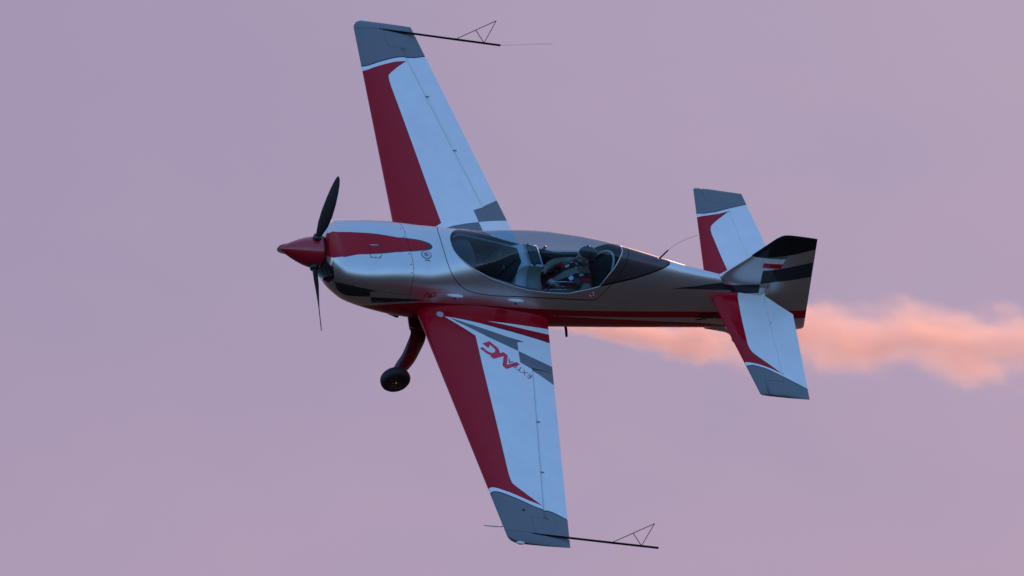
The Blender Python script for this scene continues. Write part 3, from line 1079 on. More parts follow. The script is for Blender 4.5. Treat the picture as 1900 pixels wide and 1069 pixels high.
def wing_surf(side, nose=0.0):
    def fn(x, y):
        c = w_le(y) - w_te(y)
        t = np.sqrt(np.clip((w_le(y) - x) / c, 0, 1))
        p = wing_pt(t, y, side, nose)
        e = 2e-3
        dt = wing_pt(np.minimum(t + e, 1.0), y, side, nose) - wing_pt(np.maximum(t - e, 0), y, side, nose)
        dy = wing_pt(t, y + e, side, nose) - wing_pt(t, y - e, side, nose)
        n = np.cross(dt, dy)
        n /= np.maximum(np.linalg.norm(n, axis=-1, keepdims=True), 1e-12)
        n[(n[:, 2] * side) < 0] *= -1
        le = t < 0.012
        n[le] = np.array((0.995, 0.0, 0.1 * side))
        return p, n
    return fn


wing_paint = Livery(-1.30, 0.62, 0.0, 4.10, 1000, 2100, WHITE, 0.0)
edge = [(p[0], p[1]) for p in WING['red'][3:11]]                     # rear edge of the red band, root to tip
swoop = [(p[0], p[1]) for p in WING['red'][10:22]]                   # round the outer end and its spike
NAVY = (0.02, 0.025, 0.05)
wing_paint.fill([(0.62, 0.0), (0.62, 3.20)] + swoop[::-1] + edge[::-1] + [(0.259, 0.605), (0.2, 0.0)], RED)
wing_paint.fill([(0.27, 0.604), (0.239, 0.607), (-1.04, 0.727), (-1.30, 0.752), (-1.30, 0.0), (0.60, 0.0)], RED)
wing_paint.fill([(0.239, 0.6065), (-1.04, 0.7265), (-1.30, 0.751), (-1.30, 0.766), (-1.03, 0.742), (-0.39, 0.684)], NAVY)
wing_paint.fill([(-0.257, 0.602), (-0.80, 0.548), (-1.30, 0.487), (-1.30, 0.600), (-1.06, 0.604), (-0.785, 0.610)], WHITE)
tip_line = [tuple(p) for p in WING['grey_tip'][:10]]
wing_paint.fill([(0.62, 3.30), (0.37, 3.288)] + [tuple(p) for p in spline(tip_line, 3)] + [(-0.80, 3.70), (-0.80, 4.10), (0.62, 4.10)], GREY)
tl = spline([(0.37, 3.280)] + tip_line, 3)
wing_paint.stroke([tuple(p) for p in tl], 0.014, (0.02, 0.03, 0.055))
wing_paint.stroke([(0.312, 3.84), (0.22, 3.858), (-0.02, 3.866)], 0.004, (0.03, 0.04, 0.06))
wing_paint.stroke([(-0.683 + 0.004, 1.222), (-0.683 + 0.2026 * (3.611 - 1.226) + 0.004, 3.611)], 0.009, (0.07, 0.10, 0.15))  # shade of the hinge gap, painted in as a dark line
wing_paint.fill(WING['chk_a'], GREY)
wing_paint.fill([(-0.56, 0.992), (-0.775, 1.067), (-1.05, 1.155), (-0.98, 1.47), (-0.904, 1.422), (-0.70, 1.277), (-0.676, 1.250), (-0.536, 1.170)], GREY)
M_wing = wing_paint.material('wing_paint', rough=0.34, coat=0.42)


def hinge_x(y):
    return -0.683 + 0.2026 * (abs(y) - 1.226)


def outline_wing():
    p = [(w_le(y), y) for y in np.concatenate([np.arange(0.30, 0.62, 0.025), np.arange(0.65, 3.86, 0.05)])]
    p += [(0.311, 3.885), (0.300, 3.925), (0.275, 3.958), (0.235, 3.982), (0.180, 3.997), (0.05, 4.002), (-0.15, 4.003), (w_te(4.0), 4.0)]
    p += [(w_te(3.93), 3.93), (w_te(3.868), 3.868), (-0.029, 3.868), (-0.036, 3.611)]
    p += [(hinge_x(y) + 0.007, y) for y in np.linspace(3.611, 1.221, 31)]
    p += [(w_te(y), y) for y in np.linspace(1.221, 0.30, 14)]
    return np.array(p)


def outline_aileron():
    p = [(hinge_x(y), y) for y in np.linspace(1.226, 3.615, 31)]
    p += [(-0.041, 3.615), (-0.034, 3.738), (-0.033, 3.861)]
    p += [(w_te(y), y) for y in np.linspace(3.861, 1.226, 31)]
    return np.array(p)


ts = np.array([0.018, 0.036, 0.06, 0.09, 0.125, 0.16, 0.20, 0.25, 0.30, 0.36, 0.42, 0.48, 0.54, 0.60, 0.66, 0.72, 0.78, 0.82, 0.85, 0.88, 0.92, 0.96])
ys = np.concatenate([np.arange(0.325, 0.62, 0.025), np.arange(0.65, 3.86, 0.05), np.arange(3.87, 4.0, 0.018)])
TT, YY = np.meshgrid(ts, ys)
grid_w = np.stack([w_le(YY) - (w_le(YY) - w_te(YY)) * TT ** 2, YY], -1).reshape(-1, 2)


ga, gb = np.meshgrid(np.array([0.010, 0.022, 0.038, 0.060, 0.09]), np.arange(1.26, 3.60, 0.05))
grid_a = np.stack([-0.683 + 0.2026 * (gb - 1.226) - ga, gb], -1).reshape(-1, 2)


def lift(pts, surf, off):
    p = np.asarray(pts, float)
    q, n = surf(p[:, 0], p[:, 1])
    return q + n * off


def decal(name, polys, surf, off, mat, parent, step=0.03):
    """Flat print: outlines laid on a surface a hair above it."""
    V, F = [], []
    for poly in polys:
        d = dense(poly, step)
        P_, f, _ = triangulate(d, [], 0.001)
        k = len(V)
        q = lift(P_, surf, off)
        V += list(q)
        nn = surf(P_[:, 0], P_[:, 1])[1]
        for t in f:
            up = np.dot(np.cross(q[t[1]] - q[t[0]], q[t[2]] - q[t[0]]), nn[t[0]])
            F.append(tuple(k + i for i in (t if up > 0 else t[::-1])))
    return link(name, mesh_from(name, V, F), mat, parent)


def bars(strokes, w):
    out = []
    for st in strokes:
        for p, q in zip(st[:-1], st[1:]):
            p, q = np.array(p, float), np.array(q, float)
            d = (q - p) / np.hypot(*(q - p))
            n = np.array((-d[1], d[0])) * w / 2
            out.append([p - d * w * .4 + n, p - d * w * .4 - n, q + d * w * .4 - n, q + d * w * .4 + n])
    return out


M_ink_red = make_mat('print_red', (0.80, 0.010, 0.055), 0.4, 0, 0.2)
M_ink_dark = make_mat('print_dark', (0.02, 0.02, 0.025), 0.35, 0, 0.6)


def disc(name, surf, c, r, mat, parent, off=0.003, seg=28, inner=0.0):
    ang = np.linspace(0, 2 * np.pi, seg, endpoint=False)
    o = np.stack([c[0] + r * np.cos(ang), c[1] + r * np.sin(ang)], -1)
    v = list(lift(o, surf, 0.0005)) + list(lift(c + (o - c) * 0.93, surf, off))
    f = [(i, (i + 1) % seg, seg + (i + 1) % seg, seg + i) for i in range(seg)]
    if inner:
        v += list(lift(c + (o - c) * inner, surf, off))
        f += [(seg + i, seg + (i + 1) % seg, 2 * seg + (i + 1) % seg, 2 * seg + i) for i in range(seg)]
    else:
        f.append(tuple(range(seg, 2 * seg)))
    me = mesh_from(name, v, f, smooth=False)
    bm = bmesh.new()
    bm.from_mesh(me)
    bmesh.ops.recalc_face_normals(bm, faces=bm.faces)
    nrm = surf(np.array([c[0]]), np.array([c[1]]))[1][0]
    if sum((fc.normal.dot(Vector(nrm)) for fc in bm.faces)) < 0:
        bmesh.ops.reverse_faces(bm, faces=bm.faces)
    bm.to_mesh(me)
    bm.free()
    return link(name, me, mat, parent)


def build_wing(sg):
    m = np.array((1.0, sg))
    up, dn = wing_surf(1), wing_surf(-1)
    uvf = lambda x, y: wing_paint.uv(x, np.abs(y))
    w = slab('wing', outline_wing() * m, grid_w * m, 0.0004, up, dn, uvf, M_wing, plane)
    a = slab('aileron', outline_aileron() * m, np.concatenate([grid_w, grid_a]) * m, 0.006, wing_surf(1, 0.015), wing_surf(-1, 0.015), uvf, M_wing, w)
    # dark gap seals where the hinge brackets pass
    for y in (2.085, 2.885):
        ys_ = y * sg
        q = [(hinge_x(y) + 0.008, ys_ - 0.006), (hinge_x(y) - 0.040, ys_ - 0.012), (hinge_x(y) - 0.040, ys_), (hinge_x(y) + 0.008, ys_ + 0.006)]
        decal('hinge_slot', [np.array(q)], up, 0.003, M_seal, w)
    # sight frame: carbon rod off the wing end with a thin wire triangle for the pilot's line of sight
    y = 3.872 * sg
    z = 0.166
    rod = tube('sight_rod', [(0.02, y, z + 0.015), (-0.42, y, z + 0.008), (-0.95, y, z), (-1.505, y, z - 0.006)], [0.010, 0.012, 0.0125, 0.0125], M_carbon, w, 10)
    T1, T2, T3 = (-0.94, y, z), (-1.308, y, z + 0.358), (-1.30, y, z)
    for p, q in ((T1, T2), (T2, T3), ((-1.124, y, z + 0.179), T3)):
        tube('sight_wire', [p, q], 0.0042, M_carbon, w, 6)
    if sg < 0:
        tube('trailing_thread', [(-1.50, y, z - 0.006), (-1.70, y, z + 0.030), (-1.95, y, z + 0.085), (-2.12, y, z + 0.115)], [0.0012] * 4, M_carbon, w, 5)
    # position lamp at the very end
    bm = bmesh.new()
    bmesh.ops.create_uvsphere(bm, u_segments=20, v_segments=12, radius=1.0)
    bm.transform(Matrix.Translation((0.175, 3.997 * sg, DIH * 4)) @ Matrix.Diagonal((0.050, 0.022, 0.020, 1)))
    me = bpy.data.meshes.new('position_lamp')
    bm.to_mesh(me)
    bm.free()
    me.polygons.foreach_set('use_smooth', [True] * len(me.polygons))
    link('position_lamp', me, M_lens, w)
    c = np.array((0.299, 0.574 * sg))
    disc('fuel_cap', up, c, 0.040, M_cap, w, 0.004)
    disc('fuel_cap_ring', up, c, 0.022, M_grey, w, 0.0055, 24, 0.78)
    decal('fuel_placard', [np.array([(0.352, 0.556), (0.352, 0.588), (0.366, 0.590), (0.366, 0.558)]) * m], up, 0.002, M_ink_dark, w)
    if sg > 0:
        disc('jack_point', up, np.array((0.036, 3.525)), 0.018, M_black, w, 0.004)
        tube('pitot_tube', [(0.33, 3.767, 0.14), (0.40, 3.767, 0.128), (0.545, 3.765, 0.126)], [0.008, 0.007, 0.006], M_metal, w, 10)
        for k in 'GN':
            lt = decal('letter', [WING[k]], up, 0.0018 if k == 'G' else 0.0022, M_ink_red, w)
            lt['label'] = 'big red letter ' + k
        for k in 'EXTRA'[:5]:
            lt = decal('letter', bars(LETTERS[k], 0.0085), up, 0.0028, M_ink_red if k == 'X' else M_ink_dark, w)
            lt['label'] = ('small red letter ' if k == 'X' else 'small dark letter ') + k
    return w


wl = build_wing(1)
wr = build_wing(-1)

# ------------------------------------------------------------------ tailplane
ZS = 0.427


def s_le(y):
    return -2.985 - 0.16 * np.abs(y)


def s_te(y):
    return -4.03 + 0.114 * np.abs(y)


def tail_pt(t, y, side):
    c = s_le(y) - s_te(y)
    ay = np.abs(y)
    h = c * foil(t, 0.092)
    h = h * np.sqrt(np.clip(1 - 0.9 * np.clip((ay - 1.565) / 0.035, 0, 1) ** 2, 0.05, 1))
    fil = 0.010 * np.exp(-np.clip(ay - 0.10, -0.05, 9) / 0.02) * np.sin(np.clip(t, 0, 1) * np.pi) ** 0.7 * np.sign(t)
    return np.stack([s_le(y) - c * t * t, y, ZS + side * (h + (fil if side > 0 else 0))], -1)


def tail_surf(side):
    def fn(x, y):
        c = s_le(y) - s_te(y)
        t = np.sqrt(np.clip((s_le(y) - x) / c, 0, 1))
        p = tail_pt(t, y, side)
        e = 2e-3
        n = np.cross(tail_pt(np.minimum(t + e, 1), y, side) - tail_pt(np.maximum(t - e, 0), y, side), tail_pt(t, y + e, side) - tail_pt(t, y - e, side))
        n /= np.maximum(np.linalg.norm(n, axis=-1, keepdims=True), 1e-12)
        n[(n[:, 2] * side) < 0] *= -1
        n[t < 0.012] = np.array((0.99, 0.0, 0.1 * side))
        return p, n
    return fn


tail_paint = Livery(-4.10, -2.90, 0.0, 1.65, 800, 1100, WHITE, 0.0)
sr = [tuple(p) for p in ST['red']]
tail_paint.fill([(-2.90, 0.0), (-3.335, 0.0), (-3.331, 0.071)] + [tuple(p) for p in spline(sr[2:9], 3)] + sr[9:12] + [(-3.15, 1.128), (-2.90, 1.135)], RED)
sgr = [tuple(p) for p in ST['grey'][:5]]
tail_paint.fill([(-2.90, 1.19)] + sgr + [(-4.10, 1.54), (-4.10, 1.65), (-2.90, 1.65)], GREY)
tail_paint.stroke([(-2.95, 1.188)] + sgr, 0.010, (0.02, 0.03, 0.055))
M_tail = tail_paint.material('tail_paint', rough=0.34, coat=0.42)


def el_hinge(y):
    return -3.678 + 0.07 * abs(y)


out_stab = [(s_le(y), y) for y in np.arange(0.03, 1.57, 0.05)] + [(s_le(1.583), 1.583), (s_le(1.597) - 0.02, 1.597), (-3.338, 1.597), (-3.331, 1.382)]
out_stab += [(el_hinge(y) + 0.003, y) for y in np.linspace(1.382, 0.03, 18)]
out_el = [(el_hinge(y), y) for y in np.linspace(0.075, 1.385, 18)] + [(-3.334, 1.385), (-3.342, 1.597), (-3.6, 1.597)]
out_el += [(s_te(y), y) for y in np.linspace(1.597, 0.265, 18)] + [(-3.83, 0.155)]
ty = np.concatenate([np.arange(0.08, 1.56, 0.05), np.array([1.57, 1.58, 1.588])])
TT2, YY2 = np.meshgrid(ts, ty)
grid_t = np.stack([s_le(YY2) - (s_le(YY2) - s_te(YY2)) * TT2 ** 2, YY2], -1).reshape(-1, 2)
for sg in (1, -1):
    m = np.array((1.0, sg))
    up, dn = tail_surf(1), tail_surf(-1)
    uvf = lambda x, y: tail_paint.uv(x, np.abs(y))
    st = slab('tailplane', np.array(out_stab) * m, grid_t * m, 0.0003, up, dn, uvf, M_tail, plane)
    slab('elevator', np.array(out_el) * m, grid_t * m, 0.008, up, dn, uvf, M_tail, st)
    for y in (0.47, 1.255):
        disc('hinge_screw', up, np.array((el_hinge(y) - 0.008, y * sg)), 0.008, M_grey, st, 0.002, 12)

# ------------------------------------------------------------------ fin and rudder
_fz = np.array([-0.2, 0.35, 0.60, 0.659, 0.97, 1.30, 1.345, 1.362, 1.372])
_fx = np.array([-2.90, -2.90, -3.02, -3.067, -3.287, -3.492, -3.535, -3.565, -3.61])


def f_le(z):
    return np.interp(z, _fz, _fx)


def f_te(z):
    return -4.395 + (np.asarray(z, float) + 0.02) * 0.3045


def spine(x):
    return pchip(_S[:, 0], _S[:, 3], x)


def fin_pt(t, z, side):
    le, te = f_le(z), f_te(z)
    c = le - te
    x = le - c * t * t
    h = c * foil(t, 0.085)
    h = h * np.sqrt(np.clip(1 - np.clip((z - 1.33) / 0.041, 0, 1) ** 2 * 0.9, 0.05, 1))
    fil = 0.032 * np.exp(-np.clip(z - spine(np.clip(x, -3.7, -2.9)), 0, 9) / 0.05) * np.clip(t * 3, -1, 1) * np.clip((x + 3.72) / 0.1, 0, 1)
    return np.stack([x, side * (h + fil), z], -1)


def fin_surf(side):
    def fn(x, z):
        t = np.sqrt(np.clip((f_le(z) - x) / (f_le(z) - f_te(z)), 0, 1))
        p = fin_pt(t, z, side)
        e = 3e-3
        n = np.cross(fin_pt(np.minimum(t + e, 1), z, side) - fin_pt(np.maximum(t - e, 0), z, side), fin_pt(t, z + e, side) - fin_pt(t, z - e, side))
        n /= np.maximum(np.linalg.norm(n, axis=-1, keepdims=True), 1e-12)
        n[(n[:, 1] * side) < 0] *= -1
        n[t < 0.02] = np.array((0.82, 0.1 * side, 0.56))
        return p, n
    return fn


fin_paint = Livery(-2.50, -4.46, -0.16, 1.46, 1300, 1100, SILVER, 1.0)
FP = fin_paint.fill
FP([(-2.50, 0.39)] + FIN['dart'], CHARCOAL)
FP([(-3.0, 1.05)] + FIN['top'][:7] + [(-4.2, 1.27), (-4.2, 1.46), (-3.0, 1.46)], (0.012, 0.012, 0.014))
FP(FIN['band'], CHARCOAL)
FP([(-3.474, 1.020), (-3.60, 1.050), (-3.722, 1.086), (-3.722, 0.945), (-3.714, 0.872)], GREY)
FP(FIN['flag_w'], (0.88, 0.87, 0.87))
FP(FIN['flag_r'], (0.60, 0.008, 0.02))
FP([(-3.60, 0.215), (-4.46, 0.268), (-4.46, 0.150), (-3.60, 0.07)], RED)
M_fin = fin_paint.material('fin_paint', rough=0.34, coat=0.42)
zz = np.concatenate([np.linspace(0.30, 1.32, 41), np.array([1.335, 1.348, 1.360, 1.368, 1.372])])
out_fin = [(f_le(z), z) for z in zz] + [(-3.657, 1.372), (-3.657, 0.9), (-3.657, 0.30), (-3.3, 0.30)]
out_rud = [(-3.662, 1.372), (-3.80, 1.370)] + [(f_te(z), z) for z in np.linspace(1.367, 0.03, 26)] + [(-4.388, -0.005), (-4.365, -0.028), (-4.32, -0.036), (-4.0, -0.065), (-3.662, -0.10), (-3.662, 0.6)]
fz = np.concatenate([np.arange(-0.0825, 0.29, 0.0255), np.linspace(0.30, 1.32, 41), np.array([1.335, 1.348, 1.360, 1.368])])
TT3, ZZ3 = np.meshgrid(ts, fz)
grid_f = np.stack([f_le(ZZ3) - (f_le(ZZ3) - f_te(ZZ3)) * TT3 ** 2, ZZ3], -1).reshape(-1, 2)
slab('fin', dense(out_fin, 0.06), grid_f, 0.0003, fin_surf(1), fin_surf(-1), fin_paint.uv, M_fin, plane)
slab('rudder', dense(out_rud, 0.05), grid_f, 0.006, fin_surf(1), fin_surf(-1), fin_paint.uv, M_fin, plane)

# ------------------------------------------------------------------ undercarriage
LEG = [(0.330, 0.22, -0.280), (0.337, 0.30, -0.312), (0.352, 0.46, -0.345), (0.408, 0.58, -0.405), (0.479, 0.70, -0.479), (0.560, 0.79, -0.540), (0.606, 0.845, -0.585)]
for sg in (1, -1):
    path = [(p[0], p[1] * sg, p[2]) for p in spline(LEG, 5)]
    rr = np.interp(np.linspace(0, 1, len(path)), [0, 0.3, 0.6, 1], [0.098, 0.094, 0.086, 0.066])
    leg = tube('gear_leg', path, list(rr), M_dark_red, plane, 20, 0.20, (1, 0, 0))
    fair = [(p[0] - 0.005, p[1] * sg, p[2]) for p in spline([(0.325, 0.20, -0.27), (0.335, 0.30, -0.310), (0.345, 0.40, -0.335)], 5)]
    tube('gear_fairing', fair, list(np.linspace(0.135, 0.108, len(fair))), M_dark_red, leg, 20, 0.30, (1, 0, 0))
    hub = Vector((0.625, 0.905 * sg, -0.622))
    wheel = lathe('wheel', [(-0.030, 0.0), (-0.030, 0.072), (-0.045, 0.080), (-0.045, 0.088), (0.045, 0.088), (0.045, 0.080), (0.022, 0.072), (0.014, 0.030), (0.030, 0.026), (0.034, 0.0)], hub, (0, sg, 0), M_rim, plane, 32)
    prof = [(0.038, 0.086), (0.054, 0.092), (0.060, 0.110), (0.059, 0.130), (0.050, 0.150), (0.034, 0.163), (0.017, 0.168), (0.0, 0.169)]
    lathe('tyre', [(-a, b) for a, b in prof] + prof[-2::-1], hub, (0, sg, 0), M_rubber, wheel, 48)
    lathe('brake_disc', [(-0.052, 0.0), (-0.052, 0.074), (-0.046, 0.074), (-0.046, 0.0)], hub, (0, sg, 0), M_metal, wheel, 28)
    box('brake_caliper', hub + Vector((-0.045, -0.050 * sg, 0.040)), (0.05, 0.03, 0.05), M_black, wheel, 0.006)
    tube('brake_line', [Vector(p) + Vector((-0.062 + 0.0002 * i, 0.0, -0.008)) for i, p in enumerate(path[6:])], 0.005, M_black, leg, 6)
    tube('axle_pin', [hub + Vector((0, 0.02 * sg, 0)), hub + Vector((0.004, 0.066 * sg, -0.004))], 0.009, M_metal, wheel, 10)
    for k in range(5):
        a = 2 * math.pi * k / 5
        tube('wheel_bolt', [hub + Vector((0.05 * math.cos(a), 0.014 * sg, 0.05 * math.sin(a))), hub + Vector((0.05 * math.cos(a), 0.026 * sg, 0.05 * math.sin(a)))], 0.006, M_metal, wheel, 6)
tl_ = tube('tail_spring', [(-3.22, 0, -0.135), (-3.36, 0, -0.150), (-3.50, 0, -0.185), (-3.64, 0, -0.26)], [0.055, 0.05, 0.03, 0.016], M_silver, plane, 12, 0.6, (0, 0, 1))
wh = lathe('tail_wheel', [(-0.02, 0.0), (-0.022, 0.045), (-0.016, 0.066), (0.0, 0.070), (0.016, 0.066), (0.022, 0.045), (0.02, 0.0)], (-3.68, 0, -0.285), (0, 1, 0), M_rubber, plane, 28)

# ------------------------------------------------------------------ small fittings
fs = lambda x, s: (skin(x, s), skin_normal(x, s))


def skin_disc(name, x, s, r, mat, off, parent=plane, inner=0.0, seg=28):
    ang = np.linspace(0, 2 * np.pi, seg, endpoint=False)
    # local metric so that the disc comes out round
    p0 = skin(np.array([x]), np.array([s]))[0]
    px_ = np.linalg.norm(skin(np.array([x + 0.01]), np.array([s]))[0] - p0) / 0.01
    ps_ = np.linalg.norm(skin(np.array([x]), np.array([s + 0.01]))[0] - p0) / 0.01
    f1 = r / px_
    f2 = r / ps_
    v, f = [], []
    for k, (sc, of) in enumerate([(1.0, 0.0005), (0.94, off)] + ([(inner, off)] if inner else [])):
        xs_, ss_ = x + f1 * sc * np.cos(ang), s + f2 * sc * np.sin(ang)
        v += list(skin(xs_, ss_) + skin_normal(xs_, ss_) * of)
    for k in range(2 if inner else 1):
        f += [(k * seg + i, k * seg + (i + 1) % seg, (k + 1) * seg + (i + 1) % seg, (k + 1) * seg + i) for i in range(seg)]
    if not inner:
        f.append(tuple(range(seg, 2 * seg)))
    me = mesh_from(name, v, f, smooth=False)
    bm = bmesh.new()
    bm.from_mesh(me)
    bmesh.ops.recalc_face_normals(bm, faces=bm.faces)
    nrm = Vector(skin_normal(np.array([x]), np.array([s]))[0])
    if sum(fc.normal.dot(nrm) for fc in bm.faces) < 0:
        bmesh.ops.reverse_faces(bm, faces=bm.faces)
    bm.to_mesh(me)
    bm.free()
    return link(name, me, mat, parent)


def skin_patch(name, pts, mat, off, parent=plane):
    return decal(name, [pts], fs, off, mat, parent, 0.02)


cap0 = skin_disc('cap_rim', 0.552, 0.098, 0.061, M_seal, 0.002)
cap1 = skin_disc('fuel_cap', 0.552, 0.098, 0.055, M_cap, 0.005, cap0)
skin_disc('cap_ring', 0.552, 0.098, 0.024, M_seal, 0.0062, cap0, 0.75)
skin_patch('cap_latch', [(0.565, 0.090), (0.557, 0.090), (0.541, 0.106), (0.549, 0.106)], M_ink_dark, 0.0072, cap0)
skin_patch('placard', [(0.580, 0.143), (0.518, 0.147), (0.518, 0.154), (0.580, 0.150)], M_ink_dark, 0.002)
st_ = skin_disc('warning_sticker', -1.503, 0.439, 0.045, M_ink_red, 0.0015)
skin_disc('sticker_face', -1.503, 0.439, 0.034, M_sticker_w, 0.0022, st_)
skin_patch('sticker_figure', [(-1.480, 0.432), (-1.500, 0.426), (-1.520, 0.432), (-1.515, 0.442), (-1.490, 0.444)], M_ink_dark, 0.0030, st_)
skin_patch('sticker_bar', [(-1.473, 0.424), (-1.479, 0.420), (-1.533, 0.454), (-1.527, 0.458)], M_ink_red, 0.0036, st_)
skin_patch('yellow_mark', [(-1.838, 0.541), (-1.853, 0.541), (-1.853, 0.549), (-1.838, 0.549)], make_mat('yellow_mark', (0.5, 0.32, 0.02), 0.5), 0.002)
for sg in (1, -1):
    for x, s in ((1.54, 0.490), (1.40, 0.474), (1.25, 0.484), (1.09, 0.497), (0.93, 0.503)):
        skin_disc('cowl_screw', x, (s - 0.012) * sg, 0.0065, M_seal, 0.002, cowling, 0.0, 10)
    for x, s in FUS['rivets']:
        if sg > 0 or s > 0.22:
            skin_disc('cowl_screw', x + 0.012, s * sg, 0.0075, M_seal, 0.002, cowling, 0.0, 10)
    for x, s in ((1.20, 0.134), (1.155, 0.136), (1.112, 0.137)):
        sg > 0 and skin_disc('door_screw', x, s * sg, 0.006, M_seal, 0.002, cowling, 0.0, 10)
    if sg > 0:
        skin_patch('oil_door_hinge', [(1.182, 0.024), (1.092, 0.026), (1.092, 0.032), (1.182, 0.030)], M_metal, 0.003, cowling)
    # teardrop blisters low on the side that catch the sky
    for xa, xb, s in ((0.258, 0.072, 0.472), (-0.51, -0.69, 0.4955)):
        bm = bmesh.new()
        bmesh.ops.create_uvsphere(bm, u_segments=24, v_segments=12, radius=1.0)
        c = skin(np.array([(xa + xb) / 2]), np.array([s]))[0]
        bm.transform(Matrix.Translation((c[0], c[1] * sg, c[2])) @ Matrix.Diagonal((abs(xa - xb) / 2 + 0.012, 0.028, 0.020, 1)))
        me = bpy.data.meshes.new('blister')
        bm.to_mesh(me)
        bm.free()
        me.polygons.foreach_set('use_smooth', [True] * len(me.polygons))
        b_ = link('blister_fairing', me, M_white, plane)
        tube('drain_stub', [(c[0] - 0.005, c[1] * sg, c[2] - 0.03), (c[0] - 0.02, (c[1] + 0.018) * sg, c[2] - 0.045)], 0.008, M_seal, b_, 8)
ant = tube('aerial_base', [(-2.245, 0, 0.765), (-2.262, 0, 0.82), (-2.299, 0, 0.934)], [0.012, 0.009, 0.008], M_carbon, plane, 8)
tube('aerial_whip', spline([(-2.299, 0, 0.934), (-2.352, 0, 1.036), (-2.437, 0, 1.130), (-2.549, 0, 1.215)], 5), 0.0017, M_carbon, ant, 6)
tube('aerial_foot', [(-2.243, 0, 0.775), (-2.247, 0, 0.797)], [0.022, 0.012], M_metal, ant, 12)
tube('belly_mast', [(-1.50, 0.02, -0.27), (-1.55, 0.0, -0.33), (-1.62, 0, -0.46), (-1.664, 0, -0.555)], [0.018, 0.017, 0.015, 0.014], M_carbon, plane, 10, 0.5, (1, 0, 0))
for sg in (1, -1):
    tube('exhaust_pipe', [(0.75, 0.12 * sg, -0.28), (0.62, 0.12 * sg, -0.36), (0.50, 0.12 * sg, -0.40)], 0.032, M_black, plane, 14, cap=False)
tube('smoke_nozzle', [(0.2, 0.0, -0.33), (0.0, 0.0, -0.385), (-0.12, 0.0, -0.39)], 0.012, M_metal, plane, 8)

# ------------------------------------------------------------------ cockpit
def loft(name, rows, mat, parent, close_ends=True, smooth=True):
    n = len(rows[0])
    v = [tuple(p) for r in rows for p in r]
    f = [(i * n + k, i * n + k + 1, (i + 1) * n + k + 1, (i + 1) * n + k) for i in range(len(rows) - 1) for k in range(n - 1)]
    if close_ends:
        f.append(tuple(range(n))[::-1])
        f.append(tuple(range((len(rows) - 1) * n, len(rows) * n)))
    me = mesh_from(name, v, f, smooth=smooth)
    bm = bmesh.new()
    bm.from_mesh(me)
    bmesh.ops.recalc_face_normals(bm, faces=bm.faces)
    bm.to_mesh(me)
    bm.free()
    return link(name, me, mat, parent)


# pale moulding between the two seats that carries the rear instruments
rows = []
for x, top, half, flare in ((-0.565, 0.50, 0.20, 0.335), (-0.58, 0.565, 0.185, 0.335), (-0.62, 0.605, 0.172, 0.335), (-0.69, 0.624, 0.165, 0.33),
                            (-0.80, 0.628, 0.165, 0.325), (-0.84, 0.622, 0.16, 0.32), (-0.86, 0.60, 0.155, 0.31), (-0.875, 0.50, 0.16, 0.315), (-0.90, 0.42, 0.22, 0.32)):
    base = 0.405
    side = [(flare, base - 0.06), (flare, base), (flare - 0.03, base + 0.018 * (top - base) / 0.2)]
    for k in (0.2, 0.45, 0.7, 0.9):
        side.append((half + (flare - 0.05 - half) * (1 - k) ** 2.2, base + 0.02 + (top - base - 0.03) * k))
    side.append((half - 0.006, top - 0.004))
    side.append((half - 0.022, top))
    ring_ = [(x, y, z) for y, z in side] + [(x, -y, z) for y, z in side[::-1]]
    rows.append(ring_)
pod = loft('instrument_pod', rows[3:], M_pod_side, plane)
loft('pod_frame', rows[:4], M_pod, pod)
for y in (1, -1):
    tube('pod_edge', [(-0.69, 0.158 * y, 0.618), (-0.80, 0.157 * y, 0.622), (-0.852, 0.15 * y, 0.612)], 0.012, M_pod, pod, 10)
tube('pod_edge', [(-0.852, 0.15, 0.612), (-0.856, 0, 0.614), (-0.852, -0.15, 0.612)], 0.012, M_pod, pod, 10)
box('glare_shield', (-0.775, 0.0, 0.632), (0.125, 0.265, 0.016), M_glare, pod, 0.006)
box('rear_panel', (-0.872, 0.0, 0.50), (0.02, 0.26, 0.17), M_black, pod, 0.005, Matrix.Rotation(rad(-6), 3, 'Y'))
for y in (0.145, -0.145):
    lathe('pod_knob', [(0.0, 0.024), (0.012, 0.024), (0.020, 0.017), (0.024, 0.0)], (-0.745, y, 0.622), (0, 0, 1), M_black, pod, 16)
for y, z in ((0.06, 0.53), (-0.06, 0.53), (0.0, 0.46)):
    lathe('dial', [(0.0, 0.036), (0.008, 0.036), (0.008, 0.0)], (-0.880, y, z), (-1, 0, 0), M_glare, pod, 20)


def seat(x, tall, wide=1.0):
    rows = []
    for k, (dx, z, half, th) in enumerate(((0.34, -0.02, 0.20, 0.06), (0.16, -0.06, 0.21, 0.07), (0.04, 0.02, 0.215, 0.08), (-0.03, 0.20, 0.215, 0.085), (-0.10, 0.38, 0.20, 0.085), (-0.155, 0.52, 0.165, 0.08), (-0.195, 0.52 + tall * 0.6, 0.115, 0.075), (-0.215, 0.52 + tall, 0.085, 0.055))):
        t = Vector((-0.25, 0, 0.97)) if k > 2 else Vector((-1, 0, 0.1))
        nrm = Vector((t.z, 0, -t.x))
        ring_ = []
        for a in np.linspace(0, 2 * math.pi, 17):
            ca, sa = math.cos(a), math.sin(a)
            yy = half * (wide if k > 3 else 1.0) * math.copysign(abs(ca) ** 0.5, ca)
            dd = th / 2 * math.copysign(abs(sa) ** 0.6, sa)
            ring_.append((x + dx + nrm.x * dd, yy, z + nrm.z * dd))
        rows.append(ring_)
    return loft('seat', rows, M_seat, plane)


s_front = seat(-0.375, 0.085, 1.32)
s_rear = seat(-1.50, 0.20)
